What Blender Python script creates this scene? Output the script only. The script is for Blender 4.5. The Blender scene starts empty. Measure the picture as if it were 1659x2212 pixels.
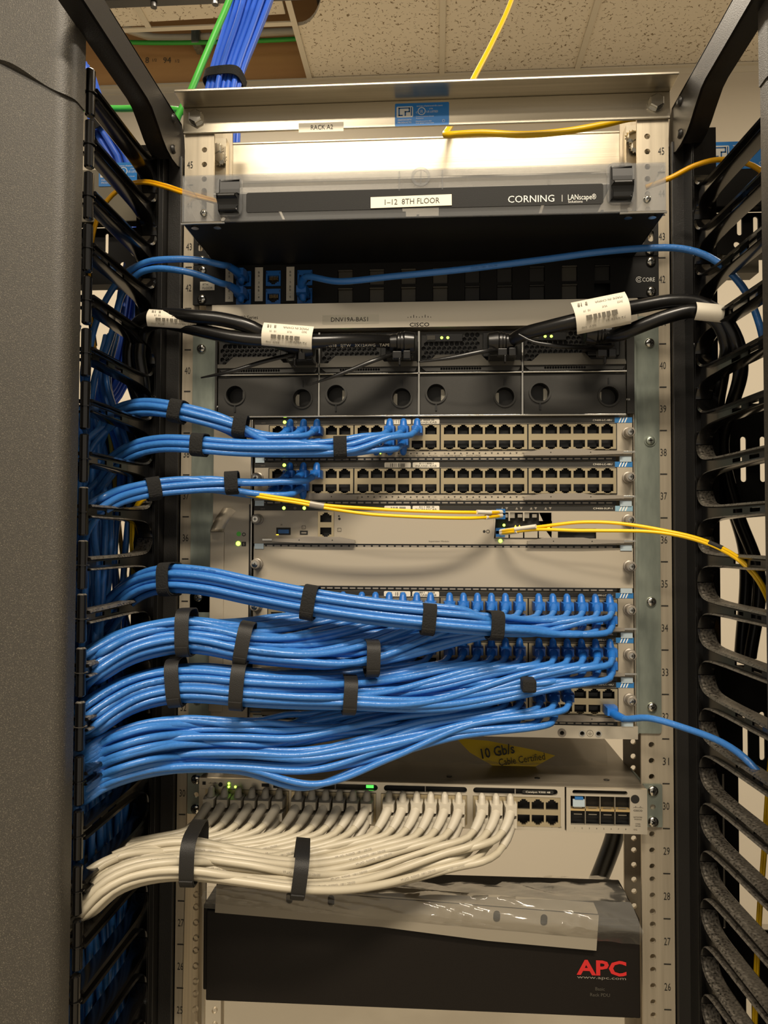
import bpy, math, random
from mathutils import Vector, Matrix
from mathutils.geometry import tessellate_polygon
random.seed(7)
R = random.Random(11)
sc = bpy.context.scene
COL = sc.collection
PI = math.pi

# ------------------------------------------------------------------ camera
CAM = Vector((.0156, -.7971, 1.5802)); YAW, PITCH, ROLL, FPX = .0673, .0318, .0039, 1661.0
fw = Vector((-math.sin(YAW)*math.cos(PITCH), math.cos(YAW)*math.cos(PITCH), math.sin(PITCH)))
r0 = Vector((math.cos(YAW), math.sin(YAW), 0)); u0 = r0.cross(fw)
rt = math.cos(ROLL)*r0 + math.sin(ROLL)*u0; up = -math.sin(ROLL)*r0 + math.cos(ROLL)*u0
cd = bpy.data.cameras.new('camera'); cam = bpy.data.objects.new('camera', cd); COL.objects.link(cam)
cam.matrix_world = Matrix(((rt.x, up.x, -fw.x, CAM.x), (rt.y, up.y, -fw.y, CAM.y), (rt.z, up.z, -fw.z, CAM.z), (0, 0, 0, 1)))
cd.sensor_fit = 'VERTICAL'; cd.sensor_height = 36; cd.lens = 36*FPX/2212; cd.clip_start = .02
sc.camera = cam

# ------------------------------------------------------------------ world, light, exposure
w = bpy.data.worlds.new('world'); sc.world = w; w.use_nodes = True
w.node_tree.nodes['Background'].inputs[0].default_value = (1.0, .89, .74, 1)
w.node_tree.nodes['Background'].inputs[1].default_value = .33
def area(name, loc, rot, sx, sy, power, col=(1, .875, .70)):
    l = bpy.data.lights.new(name, 'AREA'); l.shape = 'RECTANGLE'; l.size = sx; l.size_y = sy; l.energy = power; l.color = col
    o = bpy.data.objects.new(name, l); COL.objects.link(o); o.location = loc; o.rotation_euler = rot; return o
area('ceiling_lamp_light', (.35, -1.75, 3.62), (0, 0, 0), 1.15, .28, 88)
area('ceiling_lamp_light', (-1.1, -2.6, 3.62), (0, 0, 0), 1.15, .28, 52)
area('ceiling_lamp_light', (-.75, 1.45, 3.62), (0, 0, 0), .28, 1.15, 50)
area('ceiling_lamp_light', (1.9, .9, 3.62), (0, 0, 0), .28, 1.15, 30)
sc.view_settings.view_transform = 'Standard'; sc.view_settings.look = 'None'
sc.view_settings.gamma = 1; sc.view_settings.use_curve_mapping = False
sc.view_settings.exposure = .44
sc.cycles.max_bounces = 10; sc.cycles.transparent_max_bounces = 24
sc.cycles.caustics_reflective = False; sc.cycles.caustics_refractive = False
sc.cycles.sample_clamp_indirect = 4

# ------------------------------------------------------------------ helpers
def P(u, v, y=None, X=None, Z=None):
    d = fw*FPX + rt*(u-829.5) - up*(v-1106)
    t = (y-CAM.y)/d.y if y is not None else ((X-CAM.x)/d.x if X is not None else (Z-CAM.z)/d.z)
    return CAM + d*t
def srgb(c): return tuple((x/12.92 if x <= .04045 else ((x+.055)/1.055)**2.4) for x in c)
def hexc(h): return srgb([int(h[i:i+2], 16)/255 for i in (0, 2, 4)]) + (1,)
MATS = {}
def mat(name, col, rough=.5, metal=0, bump=None, spec=.5, emit=0, var=None, coat=0, **k):
    m = bpy.data.materials.new(name); m.use_nodes = True; nt = m.node_tree; b = nt.nodes['Principled BSDF']
    c = hexc(col) if isinstance(col, str) else col
    b.inputs['Base Color'].default_value = c; b.inputs['Roughness'].default_value = rough
    b.inputs['Metallic'].default_value = metal; b.inputs['Specular IOR Level'].default_value = spec
    b.inputs['Coat Weight'].default_value = coat
    if emit: b.inputs['Emission Color'].default_value = c; b.inputs['Emission Strength'].default_value = emit
    N = nt.nodes.new; L = nt.links.new
    tc = N('ShaderNodeTexCoord')
    if bump:     # (scale vector, strength, distance)
        mp = N('ShaderNodeMapping'); mp.inputs['Scale'].default_value = bump[0]; L(tc.outputs['Object'], mp.inputs[0])
        n = N('ShaderNodeTexNoise'); n.inputs['Scale'].default_value = 1; n.inputs['Detail'].default_value = 3; L(mp.outputs[0], n.inputs[0])
        bp = N('ShaderNodeBump'); bp.inputs['Strength'].default_value = bump[1]; bp.inputs['Distance'].default_value = bump[2]
        L(n.outputs[0], bp.inputs['Height']); L(bp.outputs[0], b.inputs['Normal'])
    if var:      # (scale vector, second colour, low, high, detail)
        mp = N('ShaderNodeMapping'); mp.inputs['Scale'].default_value = var[0]; L(tc.outputs['Object'], mp.inputs[0])
        n = N('ShaderNodeTexNoise'); n.inputs['Scale'].default_value = 1; n.inputs['Detail'].default_value = var[4] if len(var) > 4 else 4; L(mp.outputs[0], n.inputs[0])
        rp = N('ShaderNodeValToRGB'); rp.color_ramp.elements[0].position = var[2]; rp.color_ramp.elements[1].position = var[3]
        rp.color_ramp.elements[0].color = c; rp.color_ramp.elements[1].color = hexc(var[1]); L(n.outputs[0], rp.inputs[0])
        L(rp.outputs[0], b.inputs['Base Color'])
    MATS[name] = m; return m
mat('alu', 'c9c0ae', .33, 1, ((6, 900, 900), .08, .0003), var=((3, 200, 60), 'b0a896', .3, .7))
mat('alu_rail', 'c9bda6', .42, .6, ((900, 900, 9), .10, .0003), var=((160, 160, 5), 'ab9f8b', .25, .75))
mat('galv', 'a6ada0', .38, .7, ((500, 500, 12), .12, .0003), var=((60, 60, 18), '7d857c', .3, .7))
mat('card', 'a89e8c', .42, .15, ((1500, 1500, 1500), .05, .0002))
mat('bezel', 'd6ccb8', .34, .75)
mat('steel_gray', '8d8575', .5, .2)
mat('shelf_reflection', 'b5ad9c', .5)
mat('lever', '8f877b', .4, .3)
mat('nickel', 'c9b996', .3, .85)
mat('gold', 'c9ad78', .35, .6)
mat('chrome', 'd0cdc4', .16, 1)
mat('tinplate', 'b9c8cf', .35, .4)
mat('black', '0c0c0b', .45)
mat('cavity', '050505', .6)  # near-black puts the shade inside openings into the colour; also port-block borders
mat('panel_black', '141311', .55, 0, ((1200, 1200, 1200), .15, .0003), spec=.25)
mat('psu', '23211c', .48, 0, ((1200, 1200, 1200), .12, .0003))
mat('psu_light', '4a463d', .42, .1)
mat('gray_plug', '3b3934', .55)
mat('finger', '0e0d0c', .17, 0, ((30, 30, 30), .1, .001), coat=.2)
mat('door_black', '36322b', .5, 0, ((1100, 1100, 1100), .45, .0006), spec=.6, var=((1300, 1300, 1300), '6a6355', .55, .75, 2))
mat('manager', '1c1a17', .42, 0, ((900, 900, 900), .3, .0004))
mat('manager_gray', '77705f', .5)
mat('blue', '3674bd', .36, 0, ((260, 260, 260), .55, .0008), coat=.10)
mat('blue_dark', '2c5fd0', .42, 0, ((60, 60, 10), .2, .0008))
mat('blue_boot', '1c64b4', .42)
mat('white_jacket', 'b4ab96', .42, 0, ((200, 200, 200), .15, .0006), var=((14, 14, 14), 'aba28d', .4, .7))
mat('white_boot', 'b5ad9c', .5)
mat('yellow', 'f0c000', .35)
mat('yellow_deep', 'e0a400', .38)
mat('green', '3fae3a', .4)
mat('velcro', '100f0d', .9, 0, ((600, 600, 600), .8, .0012))
mat('velcro_smooth', '151310', .6, 0, ((1500, 200, 1500), .5, .0006))
mat('cord', '0d0c0b', .3, 0, ((90, 90, 90), .12, .001))
mat('paper', 'd8d0be', .7)
mat('tape', 'eee5ce', .45)
mat('ink', '17150f', .6)
mat('ink_soft', '5a5446', .6)
mat('ink_white', 'e4e2da', .5)
mat('sticker', '2b7ecb', .4)
mat('sticker_dark', '20609c', .4)
mat('led', (.45, 1.0, .05, 1), .4, emit=5)
mat('led_dim', '2f7a1c', .3, emit=.25)
mat('led_amber', (1.0, .62, .03, 1), .4, emit=2.2)
mat('led_green_glow', (.1, .9, .1, 1), .4, emit=1.0)
mat('blueband', '2a6da6', .45)
mat('bluegray', '7fa0b0', .45)
mat('apcred', 'b82a28', .6, spec=.2)
mat('pdu', '15110d', .55, 0, ((900, 900, 900), .25, .0004), spec=.2)
mat('switch_top', '7a7264', .45, .5, ((300, 300, 300), .1, .0003))
mat('keystone', '1a67b8', .4)
mat('wall', 'cbc1ae', .8, 0, ((60, 60, 60), .15, .001))
mat('wall_low', 'd6ccb8', .75)
mat('brown', 'e2ae70', .85, 0, ((40, 40, 40), .2, .002), var=((.8, 2, 6), 'cc9860', .35, .65))
mat('grid', 'cfc5b0', .5)
mat('dark_space', '3a3226', .9)
mat('conduit', 'e6ddc8', .35, .1)
mat('floor', '8f8777', .6, 0, None, var=((2, 2, 2), '9c9484', .4, .6))
mat('yellow_bag', 'd8b400', .5)
def mat_tile():
    m = mat('tile', 'ddd2bd', .9); nt = m.node_tree; b = nt.nodes['Principled BSDF']; N = nt.nodes.new; L = nt.links.new
    tc = N('ShaderNodeTexCoord')
    d = N('ShaderNodeTexNoise'); d.inputs['Scale'].default_value = 26; d.inputs['Detail'].default_value = 2; L(tc.outputs['Object'], d.inputs[0])
    mx = N('ShaderNodeMixRGB'); mx.inputs[0].default_value = .06; L(tc.outputs['Object'], mx.inputs[1]); L(d.outputs['Color'], mx.inputs[2])
    v = N('ShaderNodeTexVoronoi'); v.feature = 'DISTANCE_TO_EDGE'; v.inputs['Scale'].default_value = 42; L(mx.outputs[0], v.inputs[0])
    n2 = N('ShaderNodeTexNoise'); n2.inputs['Scale'].default_value = 60; n2.inputs['Detail'].default_value = 1; L(tc.outputs['Object'], n2.inputs[0])
    a = N('ShaderNodeMath'); a.operation = 'LESS_THAN'; a.inputs[1].default_value = .045; L(v.outputs['Distance'], a.inputs[0])
    g = N('ShaderNodeMath'); g.operation = 'GREATER_THAN'; g.inputs[1].default_value = .56; L(n2.outputs[0], g.inputs[0])
    mu = N('ShaderNodeMath'); mu.operation = 'MULTIPLY'; L(a.outputs[0], mu.inputs[0]); L(g.outputs[0], mu.inputs[1])
    c = N('ShaderNodeMixRGB'); c.inputs[1].default_value = hexc('ddd2bd'); c.inputs[2].default_value = hexc('7d6c50'); L(mu.outputs[0], c.inputs[0])
    L(c.outputs[0], b.inputs['Base Color'])
mat_tile()
def mat_dusty():
    m = mat('finger_dusty', '0f0e0d', .22); nt = m.node_tree; b = nt.nodes['Principled BSDF']; N = nt.nodes.new; L = nt.links.new
    tc = N('ShaderNodeTexCoord'); ge = N('ShaderNodeNewGeometry'); sx = N('ShaderNodeSeparateXYZ'); L(ge.outputs['Normal'], sx.inputs[0])
    n = N('ShaderNodeTexNoise'); n.inputs['Scale'].default_value = 420; n.inputs['Detail'].default_value = 8; L(tc.outputs['Object'], n.inputs[0])
    a = N('ShaderNodeMapRange'); a.inputs[1].default_value = .1; a.inputs[2].default_value = .9; L(sx.outputs[2], a.inputs[0])
    e = N('ShaderNodeMapRange'); e.inputs[1].default_value = .30; e.inputs[2].default_value = .80; L(n.outputs[0], e.inputs[0])
    mu = N('ShaderNodeMath'); mu.operation = 'MULTIPLY'; L(a.outputs[0], mu.inputs[0]); L(e.outputs[0], mu.inputs[1])
    c = N('ShaderNodeMixRGB'); c.inputs[1].default_value = hexc('0f0e0d'); c.inputs[2].default_value = hexc('9a9285'); L(mu.outputs[0], c.inputs[0])
    L(c.outputs[0], b.inputs['Base Color'])
    r = N('ShaderNodeMapRange'); r.inputs[3].default_value = .2; r.inputs[4].default_value = .9; L(mu.outputs[0], r.inputs[0]); L(r.outputs[0], b.inputs['Roughness'])
mat_dusty()
def mat_film(name, tint, alpha, rough, body, bumps=None):
    """thin clear plastic: mostly see-through, a little milky, glossy at grazing angles"""
    m = bpy.data.materials.new(name); m.use_nodes = True; nt = m.node_tree; nt.nodes.clear(); N = nt.nodes.new; L = nt.links.new
    o = N('ShaderNodeOutputMaterial'); t = N('ShaderNodeBsdfTransparent'); t.inputs[0].default_value = tint
    d = N('ShaderNodeBsdfDiffuse'); d.inputs[0].default_value = hexc(body)
    g = N('ShaderNodeBsdfGlossy'); g.inputs['Roughness'].default_value = rough; g.inputs[0].default_value = (1, 1, 1, 1)
    m1 = N('ShaderNodeMixShader'); m1.inputs[0].default_value = alpha; L(t.outputs[0], m1.inputs[1]); L(d.outputs[0], m1.inputs[2])
    f = N('ShaderNodeFresnel'); ge = N('ShaderNodeNewGeometry'); io = N('ShaderNodeMapRange'); io.inputs[3].default_value = 1.45; io.inputs[4].default_value = 1/1.45; L(ge.outputs['Backfacing'], io.inputs[0]); L(io.outputs[0], f.inputs[0])
    m2 = N('ShaderNodeMixShader'); L(f.outputs[0], m2.inputs[0]); L(m1.outputs[0], m2.inputs[1]); L(g.outputs[0], m2.inputs[2]); L(m2.outputs[0], o.inputs[0])
    if bumps:
        tc = N('ShaderNodeTexCoord'); n = N('ShaderNodeTexNoise'); n.inputs['Scale'].default_value = bumps[0]; n.inputs['Detail'].default_value = 3; L(tc.outputs['Object'], n.inputs[0])
        bp = N('ShaderNodeBump'); bp.inputs['Strength'].default_value = bumps[1]; bp.inputs['Distance'].default_value = .004; L(n.outputs[0], bp.inputs['Height'])
        L(bp.outputs[0], g.inputs['Normal']); L(bp.outputs[0], f.inputs['Normal'])
    MATS[name] = m
mat_film('clear', (.93, .94, .96, 1), .16, .08, 'a8a8a6', (30, .3))
mat_film('bag', (.97, .96, .94, 1), .16, .12, 'b8b4aa', (18, .6))

TXT = {}
def glyphs(s, bold=0):
    k = (s, bold)
    if k not in TXT:
        c = bpy.data.curves.new('t', 'FONT'); c.body = s; c.size = 1; c.resolution_u = 2; c.offset = bold
        o = bpy.data.objects.new('t', c); m = bpy.data.meshes.new_from_object(o)
        vs = [v.co.copy() for v in m.vertices]; fs = [tuple(p.vertices) for p in m.polygons]
        bpy.data.objects.remove(o); bpy.data.curves.remove(c); bpy.data.meshes.remove(m)
        TXT[k] = (vs, fs)
    return TXT[k]

WORIG = {}
class MB:
    def __init__(s): s.v = []; s.f = []; s.mi = []; s.mats = []; s.cur = 0
    def m(s, name):
        if name not in s.mats: s.mats.append(name)
        s.cur = s.mats.index(name); return s
    def add(s, vs, fs):
        if not s.mats: s.m('black')
        b = len(s.v); s.v += [Vector(p) for p in vs]; s.f += [tuple(i+b for i in f) for f in fs]; s.mi += [s.cur]*len(fs); return s
    def box(s, x0, x1, y0, y1, z0, z1):
        if x0 > x1: x0, x1 = x1, x0
        if y0 > y1: y0, y1 = y1, y0
        if z0 > z1: z0, z1 = z1, z0
        vs = [(x, y, z) for x in (x0, x1) for y in (y0, y1) for z in (z0, z1)]
        return s.add(vs, [(0, 1, 3, 2), (4, 6, 7, 5), (0, 4, 5, 1), (2, 3, 7, 6), (0, 2, 6, 4), (1, 5, 7, 3)])
    def obox(s, c, ax, ay, az, hx, hy, hz):
        c, ax, ay, az = map(Vector, (c, ax, ay, az))
        vs = [c+ax*(hx*i)+ay*(hy*j)+az*(hz*k) for i in (-1, 1) for j in (-1, 1) for k in (-1, 1)]
        return s.add(vs, [(0, 1, 3, 2), (4, 6, 7, 5), (0, 4, 5, 1), (2, 3, 7, 6), (0, 2, 6, 4), (1, 5, 7, 3)])
    def tube(s, pts, r, n=8, cap=True, sx=1.0, up0=None, close=False):
        pts = [Vector(p) for p in pts]; k = len(pts); rs = r if isinstance(r, (list, tuple)) else [r]*k
        ts = []
        for i in range(k):
            t = (pts[min(i+1, k-1)]-pts[max(i-1, 0)]); ts.append(t.normalized() if t.length > 1e-9 else Vector((0, 0, 1)))
        a = Vector(up0) if up0 is not None else (Vector((0, 0, 1)) if abs(ts[0].z) < .9 else Vector((1, 0, 0)))
        vs = []
        for i in range(k):
            a = (a - ts[i]*a.dot(ts[i])).normalized(); b = ts[i].cross(a)
            for j in range(n):
                q = 2*PI*j/n; vs.append(pts[i] + (a*math.cos(q) + b*math.sin(q)*sx)*rs[i])
        fs = [(i*n+j, i*n+(j+1) % n, (i+1)*n+(j+1) % n, (i+1)*n+j) for i in range(k-1) for j in range(n)]
        if close: fs += [((k-1)*n+j, (k-1)*n+(j+1) % n, (j+1) % n, j) for j in range(n)]
        elif cap: fs += [tuple(range(n))[::-1], tuple((k-1)*n+j for j in range(n))]
        return s.add(vs, fs)
    def cyl(s, p0, p1, r, n=20, r1=None): return s.tube([p0, p1], [r, r if r1 is None else r1], n)
    def lathe(s, c, axis, prof, n=20):   # prof: (distance along axis, radius)
        c = Vector(c); ax = Vector(axis).normalized(); a = Vector((0, 0, 1)) if abs(ax.z) < .9 else Vector((1, 0, 0))
        a = (a-ax*a.dot(ax)).normalized(); b = ax.cross(a); k = len(prof)
        vs = [c+ax*d+(a*math.cos(2*PI*j/n)+b*math.sin(2*PI*j/n))*rr for d, rr in prof for j in range(n)]
        fs = [(i*n+j, i*n+(j+1) % n, (i+1)*n+(j+1) % n, (i+1)*n+j) for i in range(k-1) for j in range(n)]
        fs += [tuple(range(n))[::-1], tuple((k-1)*n+j for j in range(n))]
        return s.add(vs, fs)
    def plate(s, loops, f3, th):     # loops: outer then holes, 2-D; f3(a,b,d) -> 3-D; th = thickness
        tris = tessellate_polygon([[Vector((a, b, 0)) for a, b in l] for l in loops]); flat = [p for l in loops for p in l]; n = len(flat)
        vs = [f3(a, b, 0) for a, b in flat] + [f3(a, b, th) for a, b in flat]
        fs = [tuple(t) for t in tris] + [tuple(i+n for i in t[::-1]) for t in tris]
        k = 0
        for l in loops:
            m_ = len(l); fs += [(k+i, k+(i+1) % m_, n+k+(i+1) % m_, n+k+i) for i in range(m_)]; k += m_
        return s.add(vs, fs)
    def front(s, loops, y, th): return s.plate(loops, lambda a, b, d: (a, y+d, b), th)
    def poly(s, pts, y, th=.0): return s.front([pts], y, th) if th else s.add([(a, y, b) for a, b in pts], [tuple(range(len(pts)))])
    def rect(s, x0, x1, z0, z1, y): return s.add([(x0, y, z0), (x1, y, z0), (x1, y, z1), (x0, y, z1)], [(0, 1, 2, 3)])
    def disc(s, x, z, r, y, n=20): return s.add([(x+r*math.cos(2*PI*i/n), y, z+r*math.sin(2*PI*i/n)) for i in range(n)], [tuple(range(n))])
    def ring(s, x, z, r1, r2, y, n=28, th=.0004): return s.front([circ(x, z, r2, n), circ(x, z, r1, n)], y, th)
    def text(s, t, o, h, mt, rx=(1, 0, 0), uz=(0, 0, 1), al='c', wid=None, bold=0):
        vs, fs = glyphs(t, bold)
        if not vs: return s
        x0 = min(v.x for v in vs); x1 = max(v.x for v in vs); sc_ = h/.7; sx = (wid/(x1-x0)) if wid else sc_
        ox = {'c': (x0+x1)/2, 'l': x0, 'r': x1}[al]; o, rx, uz = Vector(o), Vector(rx).normalized(), Vector(uz).normalized()
        old = s.cur; s.m(mt); s.add([o+rx*((v.x-ox)*sx)+uz*((v.y-.35)*sc_) for v in vs], fs); s.cur = old; return s
    def build(s, name, parent=None, label=None, cat=None, group=None, kind=None, smooth=None, bevel=0, origin=None, sub=0):
        me = bpy.data.meshes.new(name)
        if origin is None:
            xs = [v.x for v in s.v]; ys = [v.y for v in s.v]; zs = [v.z for v in s.v]
            origin = Vector(((min(xs)+max(xs))/2, (min(ys)+max(ys))/2, min(zs)))
        me.from_pydata([v-origin for v in s.v], [], s.f)
        for nm in s.mats: me.materials.append(MATS[nm])
        me.polygons.foreach_set('material_index', s.mi); me.update()
        if smooth:
            me.polygons.foreach_set('use_smooth', [True]*len(me.polygons)); me.set_sharp_from_angle(angle=math.radians(smooth))
        o = bpy.data.objects.new(name, me); COL.objects.link(o)
        if bevel:
            b = o.modifiers.new('b', 'BEVEL'); b.width = bevel; b.segments = 2; b.limit_method = 'ANGLE'; b.angle_limit = math.radians(50); b.use_clamp_overlap = True
        return place(o, origin, parent, label, cat, group, kind)
def place(o, origin, parent=None, label=None, cat=None, group=None, kind=None):
    WORIG[o.name] = Vector(origin); o.location = origin
    if parent is not None: o.parent = parent; o.location = Vector(origin)-WORIG[parent.name]
    if label: o['label'] = label
    if cat: o['category'] = cat
    if group: o['group'] = group
    if kind: o['kind'] = kind
    return o
def thing(name, loc, label, cat, group=None):
    o = bpy.data.objects.new(name, None); o.empty_display_size = .01; COL.objects.link(o); return place(o, loc, None, label, cat, group)
def circ(x, z, r, n=16): return [(x+r*math.cos(2*PI*i/n), z+r*math.sin(2*PI*i/n)) for i in range(n)]
def slot(x, z, w_, h, n=6):
    r = min(w_, h)/2; pts = []
    if h >= w_:
        pts += [(x+r*math.cos(a*PI/n), z+h/2-r+r*math.sin(a*PI/n)) for a in range(n+1)]
        pts += [(x-r*math.cos(a*PI/n), z-h/2+r-r*math.sin(a*PI/n)) for a in range(n+1)]
    else:
        pts += [(x-w_/2+r-r*math.sin(a*PI/n), z+r*math.cos(a*PI/n)) for a in range(n+1)]
        pts += [(x+w_/2-r+r*math.sin(a*PI/n), z-r*math.cos(a*PI/n)) for a in range(n+1)]
    return pts
def rrect(x0, x1, z0, z1, r, n=4):
    o = []
    for cx, cz, a0 in ((x1-r, z1-r, 0), (x0+r, z1-r, PI/2), (x0+r, z0+r, PI), (x1-r, z0+r, 1.5*PI)):
        o += [(cx+r*math.cos(a0+i*PI/2/n), cz+r*math.sin(a0+i*PI/2/n)) for i in range(n+1)]
    return o
def rct(x0, x1, z0, z1): return [(x0, z0), (x1, z0), (x1, z1), (x0, z1)]
def spline(pts, step=.006, rnd=None):
    pts = [Vector(p) for p in pts]; e = [pts[0]*2-pts[1]] + pts + [pts[-1]*2-pts[-2]]; out = []
    for i in range(1, len(e)-2):
        p0, p1, p2, p3 = e[i-1:i+3]
        t0 = 0; t1 = t0+max((p1-p0).length, 1e-5)**.5; t2 = t1+max((p2-p1).length, 1e-5)**.5; t3 = t2+max((p3-p2).length, 1e-5)**.5
        k = max(2, int((p2-p1).length/step))
        for j in range(k):
            t = t1+(t2-t1)*j/k
            a1 = p0*((t1-t)/(t1-t0))+p1*((t-t0)/(t1-t0)); a2 = p1*((t2-t)/(t2-t1))+p2*((t-t1)/(t2-t1)); a3 = p2*((t3-t)/(t3-t2))+p3*((t-t2)/(t3-t2))
            b1 = a1*((t2-t)/(t2-t0))+a2*((t-t0)/(t2-t0)); b2 = a2*((t3-t)/(t3-t1))+a3*((t-t1)/(t3-t1))
            out.append(b1*((t2-t)/(t2-t1))+b2*((t-t1)/(t2-t1)))
    out.append(pts[-1]); return out
def screw(x, z, y, r=.0048, mt='chrome', parent=None, name='screw', washer=None):
    b = MB()
    if washer: b.m('galv').lathe((x, y, z), (0, -1, 0), [(0, washer), (.0012, washer)], 20)
    b.m(mt).lathe((x, y, z), (0, -1, 0), [(0, r), (.0016, r), (.0028, r*.8), (.0033, r*.45)], 20)
    a = R.uniform(0, PI/2); b.m('ink')
    for q in (a, a+PI/2):
        dx, dz = math.cos(q), math.sin(q); b.obox((x, y-.0033, z), (dx, 0, dz), (0, 1, 0), (-dz, 0, dx), r*.5, .0003, r*.13)
    return b.build(name, parent, smooth=40)

# ------------------------------------------------------------------ the room
b = MB().m('floor').box(-4, 4, -3.5, 3, -.19, -.09); b.build('floor', kind='structure')
WY = 2.69; CZ = 3.70
b = MB().m('wall').box(-4, 4, WY, WY+.1, -.09, CZ); b.build('wall_back', kind='structure')
b = MB().m('brown').box(-4, -.45, WY+.001, WY+.1, CZ, CZ+.9); b.build('wall_plenum', kind='structure', label='brown board wall above the ceiling line')
# ceiling tiles (two wide fields, one with an opening above the left end)
b = MB().m('tile')
xg = [-.572+.612*i for i in range(-5, 7)]
for i in range(len(xg)-1):
    x0, x1 = xg[i]+.011, xg[i+1]-.011
    ys = [-3.5, -2.1, -.9, .3, 1.15, 2.36, 2.69]
    for j in range(len(ys)-1):
        if i < 5 and ys[j] > 1.0: continue
        if i == 5 and j == 4:
            arc = [(x0+.15*math.cos(a), 1.93+.38*math.sin(a)) for a in [k*PI/2/12 for k in range(-12, 13)]]
            b.plate([[(x0, 1.16), (x1, 1.16), (x1, 2.35), (x0, 2.35)] + [(x, y) for x, y in arc[::-1]]], lambda a, c, d: (a, c, CZ+.006+d), .015); continue
        y1_ = ys[j+1]-.011 if ys[j+1] < 2.6 else ys[j+1]
        if i >= 5 and j == 4: y1_ = 2.69
        if i >= 5 and j == 5: continue
        b.box(x0, x1, ys[j]+.011, y1_, CZ+.006, CZ+.021)
for i in range(4): b.box(xg[i]+.011, xg[i+1]-.011, 1.16, 2.27, CZ+.006, CZ+.021)
b.build('ceiling', kind='structure')
b = MB().m('tile')   # border strip beside the cut tile
b.box(xg[5]+.011, xg[6]-.011, 2.35, 2.69, CZ+.006, CZ+.021); b.build('ceiling_border', kind='structure')
b = MB().m('tile').obox((-.878, 1.72, CZ+.020), (1, .02, .03), (-.02, 1, 0), (0, 0, 1), .285, .53, .008); b.build('ceiling_tile', label='speckled ceiling tile lifted loose in front of the opening', cat='ceiling tile')
b = MB().m('grid')
for k, x in enumerate(xg):
    ye = 2.28 if k < 5 else WY-.002
    b.box(x-.012, x+.012, -3.5, ye, CZ-.002, CZ+.004).box(x-.0015, x+.0015, -3.5, ye, CZ+.004, CZ+.04)
b.build('trim_1', kind='structure')
b = MB().m('grid').box(-4, 4, WY-.022, WY, CZ-.003, CZ+.003).box(-4, 4, WY-.003, WY, CZ-.03, CZ-.003)
for y in (2.285, 1.15): b.box(-4, xg[5], y-.012, y+.012, CZ-.0025, CZ+.0035)
b.build('trim_2', kind='structure')
b = MB().m('dark_space').box(-4, 4, -3.5, 2.68, CZ+.9, CZ+.92).box(-.47, -.44, 1.2, 2.69, CZ+.05, CZ+.9); b.build('ceiling_slab', kind='structure')
# conduit and green cable above the opening
q = [P(270, 62, y=2.62), P(300, 72, y=2.62), P(330, 80, y=2.62), P(380, 82, y=2.62), P(460, 79, y=2.62), P(560, 71, y=2.62), P(670, 66, y=2.62)]
t = MB().m('conduit').tube(spline(q, .02), .0165, 12).build('conduit', label='pale metal conduit running along the brown board above the ceiling', cat='pipe', smooth=50)
c_ = P(426, 80, y=2.62); MB().m('galv').box(c_.x-.02, c_.x+.02, 2.59, 2.68, c_.z-.045, c_.z+.022).build('pipe_clamp', t, bevel=.004)
q = [P(215, 88, y=2.60), P(300, 92, y=2.6), P(420, 92, y=2.6), P(560, 88, y=2.6), P(680, 82, y=2.6)]
MB().m('green').tube(spline(q, .02), .010, 8).build('ground_wire', label='green ground wire fixed under the conduit on the brown board', cat='wire', smooth=60)
a = P(215, 4, y=1.9); e = P(335, -2, y=1.9)
b = MB().m('manager')
b.box(a.x-.3, e.x+.75, 1.88, 1.92, a.z-.012, a.z+.03)
for x in (-1.25, -1.02, -.79): b.cyl((x, 1.9, a.z-.03), (x, 1.9, a.z+.02), .012, 10)
b.build('cable_runway', label='dark overhead cable runway edge at the top of the photo', cat='cable tray')
b = MB().m('ink_soft')
for s_, u_, v_ in (('8', 318, 130), ('1/2', 334, 130), ('94', 361, 130), ('1/2', 383, 132)):
    p = P(u_, v_, y=WY); b.text(s_, (p.x, WY-.001, p.z), .028 if '/' not in s_ else .014, 'ink_soft')
b.build('pencil_marks', kind='structure')

# ------------------------------------------------------------------ equipment rack
U = .04445
rack = thing('equipment_rack', (0, .04, -.09), 'bare aluminium two-post equipment rack with numbered rails and a top angle', 'rack')
def rack_part(bb, name, **k): return bb.build(name, rack, **k)
HOLES = [h for n in range(20, 46) for h in (n*U+.0063, n*U+.0222, n*U+.0381)]
for s in (-1, 1):
    b = MB().m('alu_rail')
    a0, a1 = sorted((s*.2222, s*.2540)); hx = s*.2326
    def covered(z): return 1.375 < z < 1.885 or (1.289 < z < 1.333)
    b.front([rct(a0, a1, .5, 2.060)] + [circ(hx, z, .0030, 10) for z in HOLES if .95 < z < 2.0 and not covered(z)], 0, .0035)
    b.front([rct(a0, a1, .5, 2.060)] + [circ(hx, z, .0030, 10) for z in HOLES if .95 < z < 2.0 and (z < 1.45 or z > 1.9)], .0725, .0035)
    w0, w1 = sorted((s*.2505, s*.2540)); b.box(w0, w1, .0036, .0724, .5, 2.060)
    for n in range(22, 46):
        mx = s*.2482 if s < 0 else .2465
        b.text(str(n), (mx, -.0003, (n-.5)*U), .0075, 'ink', wid=.0062)
        if n != 45: b.m('ink').rect(mx-.0035, mx+.0035, n*U-.0006, n*U+.0006, -.0004).m('alu_rail')
    rack_part(b, 'rail')
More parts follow.
